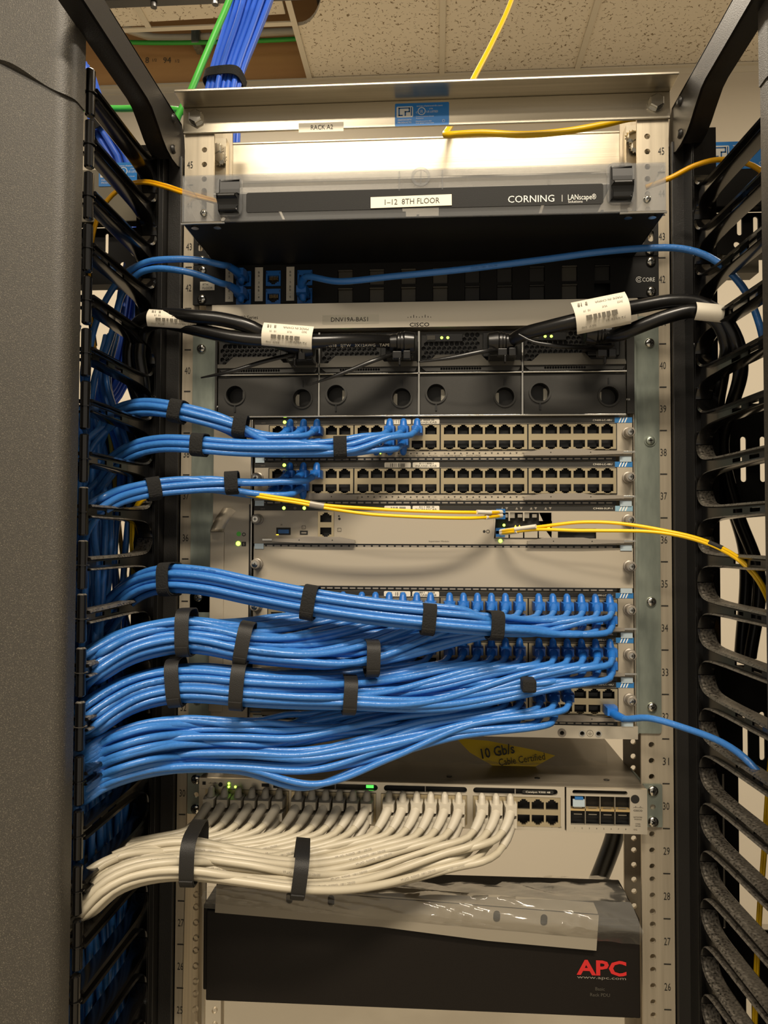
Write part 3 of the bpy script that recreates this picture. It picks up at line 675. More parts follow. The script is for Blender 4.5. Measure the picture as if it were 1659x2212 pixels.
for x in xs[1:4]: b.box(x-.0011, x+.0011, YC-.0035, YC+.001, zq0-.001, zp1)
b.box(xs[0], xs[4], YC-.0035, YC+.001, (zp0+zq1)/2-.0008, (zp0+zq1)/2+.0008).box(xs[0], xs[4]-.001, YC-.0035, YC+.001, zq0-.0022, zq0-.0005)
b.build('divider_frame', ch, bevel=.0004, label='bright divider frame between power supplies')
b = MB().m('psu').box(-.2150, xs[0]-.0005, YC, YC+.004, pz(896), pz(714))
b.text('PS1', (P(472, 875, y=YC).x, YC-.0002, pz(875)), .0018, 'ink_white')
b.build('power_bay_frame', ch)
MB().m('psu').box(xs[4]+.0005, .2150, YC, YC+.004, pz(896), pz(714)).text('PS8', (P(1357, 866, y=YC).x, YC-.0002, pz(866)), .0018, 'ink_white').build('power_bay_frame', ch)
# fan tray at the left
b = MB().m('card').box(-.2150, -.1755, YC-.002, YC+.004, 1.3930, pz(905)); b.m('chrome').box(-.1750, -.1738, YC-.003, YC+.004, 1.393, pz(905)).m('black').box(-.1768, -.1755, YC-.0025, YC-.0018, pz(1590), pz(1090))
ft = b.build('fan_tray', ch, label='plain grey fan tray with two green lights', bevel=.0004)
b = MB().m('led_dim').disc(px(517), pz(1155), .0024, YC-.0023, 16).m('led').disc(px(516), pz(1176), .0023, YC-.0023, 16)
b.m('ink').rect(px(528, 1177)-.0023, px(528)+.0023, pz(1177)-.0023, pz(1177)+.0023, YC-.0023).text('S', (px(528), YC-.0025, pz(1177)), .0026, 'card').ring(px(528), pz(1156), .0012, .0019, YC-.0023, th=.0001)
b.build('indicator', ft)
xa, xb = px(456), px(486); b = MB().m('card').box(xa, xb, YC-.0035, YC-.002, 1.40, pz(1150)).build('handle_recess', ft, bevel=.0008)
b = MB().m('alu_rail'); sec = []
for i in range(9):
    q_ = i/8; x_ = px(470)+.0115*q_**1.5; z_ = pz(1150)+.0245*q_; ww = .0072+.001*q_
    sec.append([(x_-ww*(1-.3*q_), YC-.0022, z_), (x_-ww*.5, YC-.010+.006*q_, z_), (x_+ww*.4, YC-.011+.007*q_, z_), (x_+ww, YC-.0022, z_-.003*q_)])
vs = [v for s_ in sec for v in s_]; b.add(vs, [(4*i+j, 4*i+j+1, 4*i+j+5, 4*i+j+4) for i in range(8) for j in range(3)]+[(0, 1, 2, 3), (32, 33, 34, 35)])
b.build('pull_handle', ft, smooth=80, label='curved metallic pull handle')
# cards
CX0, CX1 = -.1722, .2124
TZ = [pz(v) for v in (903, 997, 1091, 1181, 1276, 1371, 1466)]
GX = [-.1475+.0885*g for g in range(4)]; PX = .0139
COLX = [GX[g]+PX*c for g in range(4) for c in range(6)]
def port_block(g, T, parent):
    x0, x1 = GX[g]-.0088, GX[g]+5*PX+.0088; b = MB(); b.m('nickel')
    hs = [jack_loop(GX[g]+PX*c, T-.0133, 1, .0058, .0036) for c in range(6)]+[jack_loop(GX[g]+PX*c, T-.0268, -1, .0058, .0036) for c in range(6)]
    b.front([rct(x0, x1, T-.0325, T-.0072)]+hs, YC-.0012, .0025)
    b.m('cavity').front([rct(x0-.0009, x1+.0009, T-.0333, T-.0064), rct(x0, x1, T-.0325, T-.0072)], YC-.0009, .002)
    b.box(x0, x1, YC+.009, YC+.010, T-.0325, T-.0072)
    b.m('black')
    for c in range(6):
        for dz in (-.0133, -.0268): b.box(GX[g]+PX*c-.0045, GX[g]+PX*c+.0045, YC+.005, YC+.0055, T+dz-.003, T+dz+.001)
    return b.build('port_block', parent)
def card_common(s_, name, label, holes, sup=False, blank=False):
    T = TZ[s_]; b = MB().m('card'); bot = T-(.0398 if not blank else .0405)
    b.front([rct(CX0, CX1, bot, T-.0006)]+holes, YC, .0025)
    b.m('black').box(CX0+.003, CX1-.016, YC+.0005, YC+.003, T-.0440, bot).m('lever')
    n = 46
    for i in range(n): x = CX0+.006+i*(CX1-.018-CX0-.006)/n; b.box(x, x+.0058, YC, YC+.0007, bot-.0030, bot-.0016)
    if not blank:
        b.m('psu').rect(CX0, CX1, T-.0058, T-.0006, YC-.0002)
        b.m('blueband' if not sup else 'bluegray').rect(px(1329), CX1, T-.0060, T-.0006, YC-.0003); b.m('ink_white')
        for k in range(3): x = px(1337)+k*.0028; b.add([(x, YC-.0004, T-.0058), (x+.0012, YC-.0004, T-.0058), (x+.0034, YC-.0004, T-.0008), (x+.0022, YC-.0004, T-.0008)], [(0, 1, 2, 3)])
        b.text('C9400-LC-48U' if not sup else 'C9400-SUP-1', (px(1323), YC-.0004, T-.0032), .0017, 'paper', al='r', wid=.0190)
        b.text('CISCO', (px(567), YC-.0004, T-.0040), .0011, 'lever')
        for k, u_ in enumerate((613, 637, 657 if sup else 0)):
            if u_:
                if k != 1: b.m('led').disc(px(u_), T-.0033, .0017, YC-.0004, 14)
                else: b.m('lever').ring(px(u_), T-.0033, .0008, .0012, YC-.0004, th=.0001)
        for ua, ub in ((830, 887), (891, 949)):
            b.m('paper').poly(rrect(px(ua), px(ub), T-.0062, T-.0008, .0012), YC-.0004); b.m('ink'); r2 = random.Random(ua+s_)
            for k in range(20):
                x = px(ua)+.006+k*.0008+ (0 if ua == 830 else .001)
                if r2.random() < .7: b.rect(x, x+.0005, T-.0055 if ua == 830 else T-.0028, T-.0018 if ua == 830 else T-.0012, YC-.0005)
            if ua == 891: b.text('INUIABUEAB' if not sup else 'INCPAASCAB', ((px(ua)+px(ub))/2, YC-.0005, T-.0045), .0021, 'ink', wid=.0215)
    b.m('tinplate').box(CX1-.0125, CX1-.001, YC-.001, YC+.003, T-.0455, bot-.0002).box(CX0+.001, CX0+.0105, YC-.001, YC+.003, T-.0455, bot-.0002)
    return T, b.build(name, ch, label=label)
def lever(T, x0, x1, sg, parent):
    xx = lambda f: x0+(x1-x0)*f if sg > 0 else x1-(x1-x0)*f
    pts = [(xx(0), T-.0392), (xx(0), T-.0362), (xx(.18), T-.0330), (xx(.58), T-.0326), (xx(.72), T-.0345), (xx(1), T-.0350), (xx(1), T-.0378), (xx(.55), T-.0392)]
    b = MB().m('lever').front([pts], YC-.006, .004); b.m('ink').disc(xx(.27), T-.0362, .0006, YC-.0062, 8).disc(xx(.67), T-.0362, .0006, YC-.0062, 8)
    b.m('chrome').box(min(xx(.93), xx(1.12)), max(xx(.93), xx(1.12)), YC-.0045, YC-.002, T-.0368, T-.0350)
    b.build('ejector_lever', parent, bevel=.0006)
def thumbscrew(x, z, parent):
    b = MB().m('lever').lathe((x, YC, z), (0, -1, 0), [(0, .0058), (.003, .0058), (.0035, .0048), (.012, .0048), (.0125, .0042)], 24).m('chrome').lathe((x, YC-.0125, z), (0, -1, 0), [(0, .0030), (.001, .0030), (.0012, .002)], 16)
    b.m('ink').box(x-.0015, x+.0015, YC-.0142, YC-.0135, z-.0003, z+.0003).box(x-.0003, x+.0003, YC-.0142, YC-.0135, z-.0015, z+.0015)
    b.build('thumbscrew', parent, smooth=35)
CARD = {}
for s_, lab in ((0, 'top line card, mostly empty ports'), (1, 'second line card, few cables'), (4, 'fully cabled line card under the blank panel'), (5, 'fully cabled line card, second from bottom'), (6, 'bottom line card')):
    T = TZ[s_]
    hs = [rct(GX[g]-.0094, GX[g]+5*PX+.0094, T-.0330, T-.0067) for g in range(4)]
    T, c = card_common(s_, 'line_card', lab, hs); CARD[s_] = c
    for g in range(4): port_block(g, T, c)
    b = MB().m('ink')
    for g in range(4):
        b.text(str(12*g+1), (GX[g]-.005, YC-.0003, T-.0362), .0013, 'ink').text(str(12*g+12), (GX[g]+5*PX+.0045, YC-.0003, T-.0362), .0013, 'ink')
        for k in range(12):
            x = GX[g]-.0010+k*.00625; z = T-.0362; sg = 1 if k % 2 == 0 else -1
            b.m('led' if (s_ == 0 and g == 1 and k in (3, 7)) else ('led_amber' if s_ == 6 and g == 3 and k == 11 else ('led' if s_ == 4 and g == 3 and k == 7 else 'ink'))); b.add([(x-.0010, YC-.0003, z-sg*.0007), (x+.0010, YC-.0003, z-sg*.0007), (x, YC-.0003, z+sg*.0009)], [(0, 1, 2)])
    p = px(922); b.text('Gigabit Ethernet Switching Module', (px(945), YC-.0003, T-.0386), .0015, 'ink_soft', al='r', wid=.042).text('10/100/1000 BASE-T    WITH UPOE', (px(951), YC-.0003, T-.0386), .0015, 'ink_soft', al='l', wid=.041)
    b.build('port_legend', c)
    lever(T, px(1131), px(1345), 1, c); lever(T, px(570), px(772), -1, c)
    thumbscrew(px(1357), T-.0168, c); thumbscrew(px(557), T-.0168, c)
# blank
T, c = card_common(3, 'blank_panel', 'plain grey blank slot panel', [], blank=True); thumbscrew(px(1358), T-.0185, c); thumbscrew(px(557), T-.0185, c)
# supervisor
T = TZ[2]; sfp0, sfp1 = px(1067), px(1191)
hs = [rct(sfp0, sfp1, T-.0335, T-.0070), rct(px(687), px(721), T-.0335, T-.0070), rct(px(1205), px(1288), T-.0335, T-.0235)]
T, c = card_common(2, 'supervisor_module', 'supervisor module with optical ports and yellow cables', hs, sup=True)
b = MB().m('bezel').front([hs[0]]+[rct(sfp0+.0015+k*.0145, sfp0+.0145+k*.0145, z, z+.0085) for k in range(4) for z in (T-.0330, T-.0160)], YC-.001, .002)
b.m('cavity').box(sfp0, sfp1, YC+.006, YC+.007, T-.0335, T-.0070)
for k in range(4):
    xk = sfp0+.0015+k*.0145
    for z in (T-.0330, T-.0160):
        b.m('alu').box(xk, xk+.005, YC+.001, YC+.003, z+.003, z+.008).box(xk+.008, xk+.0125, YC+.001, YC+.003, z+.0035, z+.007)
    if k: b.m('led_amber'); [b.add([(xk+4e-3+j*.004, YC-.0013, T-.0218-.0012), (xk+7e-3+j*.004, YC-.0013, T-.0218-.0012), (xk+5.5e-3+j*.004, YC-.0013, T-.0200)], [(0, 1, 2)]) for j in (0, 1)]
    else: b.m('led').disc(xk+.0085, T-.0203, .0014, YC-.0013, 10)
b.build('optical_port_cage', c)
b = MB().m('nickel'); xm = px(704)
b.front([hs[1], jack_loop(xm, T-.0142, 1, .0058, .0036), jack_loop(xm, T-.0268, -1, .0058, .0036)], YC-.001, .002).m('cavity').box(px(687), px(721), YC+.006, YC+.007, T-.0335, T-.007); b.build('management_port', c)
b = MB().m('cavity').rect(px(597), px(628), T-.0310, T-.0235, YC-.0003).m('sticker_dark').box(px(601), px(624), YC-.0007, YC, T-.0295, T-.0255).m('cavity').rect(px(648), px(665), T-.0308, T-.0265, YC-.0003).m('lever').box(px(651), px(662), YC-.0006, YC, T-.0295, T-.0280)
b.m('led_amber').rect(px(597), px(602), T-.0312, T-.0304, YC-.0006)
for x, z in ((656, .0232), (733, .0255)): b.m('ink').front([rrect(px(x)-.0020, px(x)+.0020, T-z-.0018, T-z+.0018, .0004), rrect(px(x)-.0017, px(x)+.0017, T-z-.0015, T-z+.0015, .0004)], YC-.0003, .0001).text('>_', (px(x), YC-.0004, T-z), .0012, 'ink')
b.m('ink').disc(px(732), T-.0115, .0009, YC-.0003, 10).disc(px(733), T-.0143, .0013, YC-.0003, 10).disc(px(1046), T-.0267, .0014, YC-.0003, 12).ring(px(1054), T-.0267, .0013, .0018, YC-.0003, th=.0001)
b.text('SS', (px(608), YC-.0003, T-.0205), .0014, 'ink').text('Supervisor Module', (px(948), YC-.0003, T-.0368), .0015, 'ink_soft', wid=.0205)
b.m('led').disc(px(1081), T-.0362, .0018, YC-.0004, 14)
for k in range(4):
    for j in (0, 1): x = px(1086)+.0145*k-.0005+j*.0045; sg = 1-2*j; b.m('lever').add([(x-.0014, YC-.0004, T-.0033-sg*.0012), (x+.0014, YC-.0004, T-.0033-sg*.0012), (x, YC-.0004, T-.0033+sg*.0014)], [(0, 1, 2)])
b.m('cavity').box(px(1205), px(1288), YC+.006, YC+.007, T-.0335, T-.0235).m('gold').box(px(1205), px(1245), YC+.001, YC+.003, T-.0262, T-.0245)
b.build('usb_port', c)
lever(T, px(1138), px(1345), 1, c); lever(T, px(590), px(768), -1, c); thumbscrew(px(1356), T-.0150, c); thumbscrew(px(557), T-.0150, c)
# base strip
zb0, zb1 = pz(1588), pz(1562)
b = MB().m('bezel').front([rct(-.2150, .2160, 1.380, TZ[6]-.0440)]+[circ(px(u), pz(1577), .0022, 12) for u in (1212, 1255, 1290)], YC-.001, .003); b.m('cavity').box(px(1200), px(1300), YC+.006, YC+.0065, 1.382, 1.392)
b.m('lever').front([circ(px(1212), pz(1577), .0042, 16), circ(px(1212), pz(1577), .0022, 12)], YC-.002, .001); b.m('chrome').front([circ(px(1255), pz(1577), .0030, 16), circ(px(1255), pz(1577), .0022, 12)], YC-.002, .001).front([circ(px(1290), pz(1577), .0030, 16), circ(px(1290), pz(1577), .0022, 12)], YC-.002, .001)
b.m('ink_soft').ring(px(1272), pz(1577), .0030, .0034, YC-.0012, th=.0001)
for k, w_ in enumerate((.0022, .0015, .0007)): b.rect(px(1272)-w_, px(1272)+w_, pz(1577)-.0002-k*.0008, pz(1577)+.0001-k*.0008, YC-.0012)
b.rect(px(1272)-.00015, px(1272)+.00015, pz(1577), pz(1577)+.002, YC-.0012)
b.build('base_strip', ch, label='base strip with grounding holes')

# ------------------------------------------------------------------ one-unit switch
YS = -.016
sw = thing('rack_switch', (0, .1, 1.289), 'slim stackable network switch with grey cables, under the modular switch', 'network switch')
p = P(430, 1692, y=YS); q = P(1397, 1700, y=YS); SX0, SX1 = p.x, q.x; SZ1 = 1.3325; SZ0 = 1.2890
b = MB().m('switch_top').box(SX0, SX1, YS+.014, .33, SZ0, SZ1).box(SX0, SX1, YS+.003, YS+.014, SZ1-.001, SZ1).box(SX0, SX1, YS+.003, YS+.014, SZ0, SZ0+.001); b.m('black')
for x in (-.12, .03, .12, .19): b.lathe((x, .01, SZ1), (0, 0, 1), [(0, .003), (.0006, .003)], 12)
b.build('body', sw, bevel=.0008)
sx = lambda u: P(u, 1740, y=YS).x; sz = lambda v: P(950, v, y=YS).z
SG = [sx(461), sx(647), sx(841), sx(1040)]; SP = (sx(1192)-sx(1040))/5
zt_, zb_ = P(1150, 1739, y=YS).z, P(1150, 1768, y=YS).z
xm0 = sx(1222)
holes = []
for g in range(4):
    holes.append(rct(SG[g]-.0085, SG[g]+5*SP+.0085, zb_-.0078, zt_+.0078))
vent = [(sx(632), sx(816)), (sx(829), sx(1009)), (sx(1022), sx(1205))]
b = MB().m('bezel').front([rct(SX0, xm0-.001, SZ0, SZ1)]+holes+[slot((a+c)/2, SZ1-.0055, c-a, .0060) for a, c in vent]+[rct(sx(1232), sx(1232)+.001, SZ0+.01, SZ0+.02)][:0], YS, .003)
b.m('cavity').box(SX0+.17, xm0-.002, YS+.006, YS+.007, SZ1-.010, SZ1-.002)
fp = b.build('faceplate', sw)
b = MB().m('lever')
for a, c in vent:
    b.box((a+c)/2-.0005, (a+c)/2+.0005, YS+.001, YS+.003, SZ1-.0085, SZ1-.0025)
b.m('led_green_glow').box(sx(790), sx(806), YS+.004, YS+.005, SZ1-.0072, SZ1-.0045); b.build('vent_bar', sw)
for g in range(4):
    b = MB().m('nickel'); x0, x1 = SG[g]-.0082, SG[g]+5*SP+.0082
    b.front([rct(x0, x1, zb_-.0075, zt_+.0075)]+[jack_loop(SG[g]+SP*c, zt_-.0003, 1, .0060, .0036) for c in range(6)]+[jack_loop(SG[g]+SP*c, zb_+.0003, -1, .0060, .0036) for c in range(6)], YS-.0008, .0025)
    b.m('cavity').box(x0, x1, YS+.009, YS+.010, zb_-.0075, zt_+.0075); b.build('port_block', sw)
b = MB().m('ink').front([rrect(sx(1128), sx(1196), SZ1-.0072, SZ1-.0036, .0018)], YS-.0006, .0005).text('Catalyst 9300 48', ((sx(1128)+sx(1196))/2, YS-.0008, SZ1-.0054), .0017, 'paper', wid=.024)
b.m('bezel').front([rrect(sx(433), sx(483), SZ1-.0110, SZ1-.0018, .0012), rrect(sx(433)+.0004, sx(483)-.0004, SZ1-.0106, SZ1-.0022, .001)], YS-.0005, .0005)
b.m('ink').rect(sx(437), sx(444), SZ1-.0068, SZ1-.0035, YS-.0005).disc(sx(476), SZ1-.0062, .0022, YS-.0005, 16).text('cisco', (sx(459), YS-.0005, SZ1-.0078), .0018, 'ink_soft')
for i in range(9): b.m('ink_soft').rect(sx(459)+(i-4)*.0011, sx(459)+(i-4)*.0011+.0004, SZ1-.0055, SZ1-.0055+(.0006, .001, .0017, .001, .0006, .001, .0017, .001, .0006)[i], YS-.0005)
b.m('led'); b.disc(sx(494), SZ1-.0050, .0011, YS-.0005, 8).disc(sx(494), SZ1-.0082, .0011, YS-.0005, 8).disc(sx(508), SZ1-.0082, .0011, YS-.0005, 8)
b.m('ink').rect(sx(565), sx(581), SZ1-.0072, SZ1-.0040, YS-.0005).rect(sx(590), sx(618), SZ1-.0082, SZ1-.0030, YS-.0005)
for k in range(6): x = SG[3]+SP*k; b.text('▲' if 0 else 'A', (x, YS-.0005, SZ0+.0042), .0011, 'ink_soft')
b.text('48X', (sx(1209), YS-.0005, SZ0+.0042), .0014, 'ink'); b.build('port_legend', sw)
# network module
nm = MB().m('bezel').front([rct(xm0+.0005, SX1, SZ0, SZ1), rct(sx(1232), sx(1360), SZ0+.0075, SZ1-.0078), slot((sx(1236)+sx(1355))/2, SZ1-.0040, sx(1355)-sx(1236), .0040)], YS-.0015, .004)
nm.m('cavity').box(xm0+.002, SX1-.012, YS+.008, YS+.009, SZ0+.005, SZ1-.001); m_ = nm.build('network_module', sw, label='network module with eight optical slots')
b = MB(); x0, x1 = sx(1232), sx(1360); z0, z1 = SZ0+.0075, SZ1-.0078; zm = (z0+z1)/2
b.m('gold').box(x0, x1, YS-.001, YS+.006, zm-.0006, zm+.0016).m('alu')
for k in range(1, 4): x = x0+(x1-x0)*k/4; b.box(x-.0004, x+.0004, YS-.001, YS+.006, z0, z1)
for k in range(4):
    xc = x0+(x1-x0)*(k+.5)/4; b.m('alu').box(xc-.004, xc+.004, YS-.001, YS, zm+.0025, zm+.0032).box(xc-.004, xc+.004, YS-.001, YS, zm-.0042, zm-.0035)
b.m('sticker_dark').box(x0+.004, x0+.012, YS-.0035, YS-.001, z1-.003, z1-.0008).m('tinplate').box(x0+.002, x0+.0135, YS-.003, YS-.0012, zm+.004, z1-.003)
b.build('optical_port_cage', m_)
b = MB().m('ink').disc(sx(1371), SZ1-.0095, .0042, YS-.0018, 20).text('CISCO', (sx(1377), YS-.0018, SZ1-.0205), .0016, 'ink', wid=.0085, bold=.01).text('NETWORK', (sx(1377), YS-.0018, SZ1-.0270), .0012, 'ink').text('MODULE', (sx(1377), YS-.0018, SZ1-.0290), .0012, 'ink').text('C9300-', (sx(1377), YS-.0018, SZ1-.0335), .0012, 'ink').text('NM-8X', (sx(1377), YS-.0018, SZ1-.0355), .0012, 'ink')
for i in range(9): b.rect(sx(1377)+(i-4)*.0011, sx(1377)+(i-4)*.0011+.0004, SZ1-.0180, SZ1-.0180+(.0005, .001, .0018, .001, .0005, .001, .0018, .001, .0005)[i], YS-.0018)
for k in range(8): b.text(str(k+1), (x0+.004+(x1-x0)*k/8*.98, YS-.0018, SZ0+.0045), .0014, 'ink')
b.text('10/G', (sx(1371), YS-.0018, SZ0+.0045), .0014, 'ink_soft'); b.build('module_legend', m_)
for s in (-1, 1):
    b = MB().m('galv')
    a0, a1 = sorted((s*.2235, s*.2420)); b.front([rrect(a0, a1, SZ0+.002, SZ1+.001, .0015), circ(s*.2326, (SZ0+SZ1)/2, .0028, 12)], -.003, .0025); b.box(s*.2235, s*.2250, -.002, .05, SZ0+.002, SZ1+.001)
    b.build('mounting_ear', sw)
    for z in (SZ1-.0055, SZ0+.0075): screw(s*.2326, z, -.003, .0052, 'chrome', sw)

# ------------------------------------------------------------------ power strip, its bracket and its bag
ang_ = math.radians(2.35); rx = Vector((math.cos(ang_), 0, -math.sin(ang_))); uz = Vector((math.sin(ang_), 0, math.cos(ang_)))
YD = -.030
c0 = P(438, 2147, y=YD); c1 = P(1384, 2186, y=YD); rx = (c1-c0).normalized(); uz = Vector((-rx.z, 0, rx.x)); W = (c1-c0).length; H = .0880
org = c0
def D(a, d, h): return org+rx*a+Vector((0, d, 0))+uz*h
t = thing('power_strip', D(W/2, .03, 0), 'black rack power distribution unit with red APC logo, hanging tilted', 'power strip')
b = MB().m('pdu').add([D(a, d, h) for a in (0, W) for d in (0, .085) for h in (.004, H)], [(0, 1, 3, 2), (4, 6, 7, 5), (0, 4, 5, 1), (2, 3, 7, 6), (0, 2, 6, 4), (1, 5, 7, 3)])
b.add([D(a, d, h) for a in (.004, W-.001) for d in (-.004, .08) for h in (-.004, H-.004)], [(0, 1, 3, 2), (4, 6, 7, 5), (0, 4, 5, 1), (2, 3, 7, 6), (0, 2, 6, 4), (1, 5, 7, 3)])
hsng = b.build('housing', t, bevel=.0012)
b = MB(); p = P(1297, 2085, y=YD); b.text('APC', (p.x, YD-.0046, p.z), .0135, 'apcred', rx=rx, uz=uz, wid=.047, bold=.03)
p = P(1297, 2106, y=YD); b.text('www.apc.com', (p.x, YD-.0046, p.z), .0028, 'lever', rx=rx, uz=uz, wid=.046)
p = P(1294, 2130, y=YD); b.text('Basic', (p.x, YD-.0046, p.z), .0032, 'psu_light', rx=rx, uz=uz); p = P(1294, 2143, y=YD); b.text('Rack PDU', (p.x, YD-.0046, p.z), .0032, 'psu_light', rx=rx, uz=uz)
b.build('logo', hsng, label='red APC logo')
# loose bracket strip inside the bag, slanting across the top front
ca = P(470, 1945, y=YD-.010); cb = P(1290, 2010, y=YD-.010); bx_ = (cb-ca).normalized(); bz = Vector((-bx_.z, 0, bx_.x)); BL = (cb-ca).length
bs = MB().m('steel_gray')
loops = [[(-.002, -.012), (BL*.44, -.013), (BL*.72, -.018), (BL, -.019), (BL+.001, .014), (-.002, .015)]]
for u_, v_ in ((625, 1940), (715, 1946), (1073, 1980), (1175, 1988)):
    d = P(u_, v_, y=YD-.010)-ca; loops.append(slot(d.dot(bx_), d.dot(bz), .0066, .0115))
bs.plate(loops, lambda a, c, d: tuple(ca+bx_*a+bz*c+Vector((0, d, 0))), .0015)
bs.m('steel_gray').add([tuple(ca+bx_*a+bz*.0155+Vector((0, d, 0))+Vector((0, 0, e))) for a in (0, BL) for d in (0, .020) for e in (0, .0015)], [(0, 1, 3, 2), (4, 6, 7, 5), (0, 4, 5, 1), (2, 3, 7, 6), (0, 2, 6, 4), (1, 5, 7, 3)])
bs.build('bracket_strip', label='grey metal bracket strip with oval holes inside the plastic bag', cat='bracket')
b = MB().m('bag')
def bagsurf(poly, nu, nv, amp, seed):
    """poly: front-left, front-right, back-right, back-left as 3-D points with mid rows"""
    r_ = random.Random(seed); ph = [(r_.uniform(3, 14), r_.uniform(3, 14), r_.uniform(0, 6)) for _ in range(7)]
    vs = []
    for j in range(nv+1):
        for i in range(nu+1):
            s_, q_ = i/nu, j/nv; k = q_*(len(poly)-1); k0 = min(int(k), len(poly)-2); f_ = k-k0
            a_ = poly[k0][0].lerp(poly[k0+1][0], f_); c_ = poly[k0][1].lerp(poly[k0+1][1], f_); p_ = a_.lerp(c_, s_)
            n_ = sum(abs(math.sin(a*s_*3+bq*q_*2.2+c)) for a, bq, c in ph)/7-.63
            vs.append(p_+Vector((0, -amp*n_*.8, amp*n_)))
    fs = [(j*(nu+1)+i, j*(nu+1)+i+1, (j+1)*(nu+1)+i+1, (j+1)*(nu+1)+i) for j in range(nv) for i in range(nu)]
    return vs, fs
rows = [(P(437, 1962, y=YD-.006), P(1383, 2040, y=YD-.008)), (P(433, 1938, y=YD-.014), P(1392, 2015, y=YD-.020)), (P(450, 1915, y=YD-.012), P(1362, 1950, y=YD-.012)), (P(520, 1897, y=.05), P(1335, 1905, y=.05)), (P(560, 1896, y=.10), P(1300, 1893, y=.10))]
b.add(*bagsurf(rows, 110, 30, .0085, 5)); b.build('plastic_bag', label='crumpled clear plastic bag draped over the top of the APC unit', cat='plastic bag', smooth=60)
# bag on the slim switch
b = MB().m('bag')
rows = [(P(640, 1700, y=.03), P(1330, 1700, y=.03)), (P(700, 1640, y=.06), P(1345, 1668, y=.05)), (P(760, 1600, y=.09), P(1330, 1625, y=.09)), (P(900, 1600, y=.2), P(1310, 1610, y=.2))]
rows = [(Vector((-.13, .05, SZ1+.002)), Vector((.20, .05, SZ1+.002))), (Vector((-.12, .07, SZ1+.022)), Vector((.205, .08, SZ1+.016))), (Vector((-.10, .10, SZ1+.038)), Vector((.19, .12, SZ1+.040))), (Vector((-.10, .20, SZ1+.030)), Vector((.18, .22, SZ1+.038)))]
b.add(*bagsurf(rows, 70, 24, .008, 9)); bg = b.build('plastic_bag', label='clear plastic bag with a yellow cable label lying on the slim switch', cat='plastic bag', smooth=60)
b = MB().m('yellow_bag'); pc = P(1095, 1632, y=.055)
b.add([(pc.x+dx, .055+dz*.4, pc.z+dz) for dx, dz in ((-.055, .016), (-.02, .014), (.03, .006), (.052, .001), (.03, -.010), (-.01, -.013), (-.04, .002))], [tuple(range(7))])
pt = P(1127, 1640, y=.05); b.text('Cable Certified', (pt.x, pt.y, pt.z), .0075, 'ink', rx=(1, 0, .16), uz=(-.16, 0, 1), wid=.050); pt = P(1075, 1622, y=.05); b.text('10 Gb/s', (pt.x, pt.y, pt.z), .0105, 'ink', rx=(1, 0, .20), uz=(-.2, 0, 1), wid=.036, bold=.02)
b.build('bag_print', bg, label='yellow printed label')
# dark hose behind the rack
q = [P(1335, 1770, y=.16), P(1325, 1815, y=.17), P(1305, 1870, y=.18), P(1280, 1930, y=.2), P(1250, 2010, y=.22)]
MB().m('cord').tube(spline(q, .01), .011, 12).build('hose', label='thick black hose slanting behind the rack below the slim switch', cat='hose', smooth=60)

# ------------------------------------------------------------------ cables
def plug_mesh(b, x, y, z, sg, body, boot, cable_dir, r, w_=.0058, hump=True, hl=.0125):
    """modular plug seated in a port at (x, y, z), facing the viewer; sg = side of the latch hood"""
    b.m(body)
    sec = [(y+.002, .95), (y-.008, 1.0), (y-.011, 1.02), (y-.019, .86)]
    vs = []
    for yy, k in sec:
        for cx, cz in ((-1, -.72), (1, -.72), (1, .72), (-1, .72)): vs.append((x+cx*w_*k, yy, z-sg*.0006+cz*w_*k))
    b.add(vs, [(4*i+j, 4*i+(j+1) % 4, 4*i+4+(j+1) % 4, 4*i+4+j) for i in range(3) for j in range(4)]+[(3, 2, 1, 0), (12, 13, 14, 15)])
    if hump:
        b.m(boot); k = 7; vs = []
        for i in range(k):
            t = i/(k-1); zz = z+sg*(.0005+hl*t); ww = .0046*(1-.38*t) if i < k-1 else .0016; dd = .0050*(1-.25*t) if i < k-1 else .0018
            yc = y-.0105+.0035*t
            for j in range(10): q = 2*PI*j/10; vs.append((x+ww*math.cos(q), yc+dd*math.sin(q), zz))
        b.add(vs, [(i*10+j, i*10+(j+1) % 10, (i+1)*10+(j+1) % 10, (i+1)*10+j) for i in range(k-1) for j in range(10)]+[tuple(range(10))[::-1], tuple((k-1)*10+j for j in range(10))])
def boot_mesh(b, path, r, mt, L=.020, ridges=4):
    """tapered strain relief with rings along the start of the cable path"""
    b.m(mt); pts = []; rs = []; d = 0; i = 0
    while i < len(path)-1 and d < L:
        t = d/L; pts.append(path[i]); base = r*(1.65-.5*t); rs.append(base+(.0004 if (int(t*ridges*2) % 2) else 0)); d += (path[i+1]-path[i]).length; i += 1
    if len(pts) > 2: pts.append(path[i]); rs.append(r*1.08); b.tube(pts, rs, 10)
ORD = ['first', 'second', 'third', 'fourth', 'fifth', 'sixth', 'seventh', 'eighth', 'ninth', 'tenth', 'eleventh', 'twelfth']
def print_on(o, path, s0, txt, h, r, mt, flip=True):
    vs, fs = glyphs(txt); k = h/.7; F = frames(path); L = [0]
    for i in range(1, len(path)): L.append(L[-1]+(path[i]-path[i-1]).length)
    out = []
    for v in vs:
        s_ = s0+v.x*k; i = 0
        while i < len(L)-2 and L[i+1] < s_: i += 1
        f_ = (s_-L[i])/max(1e-6, L[i+1]-L[i]); p = path[i].lerp(path[i+1], f_); t, u_, a_ = F[i]; n_ = (CAM-p); n_ = (n_-t*n_.dot(t)).normalized(); m_ = t.cross(n_)
        if m_.z > 0: m_ = -m_
        out.append(p+n_*(r+.00012)+m_*((v.y-.35)*k))
    MB().m(mt).add(out, fs).build('jacket_print', o)
PRN = [0]
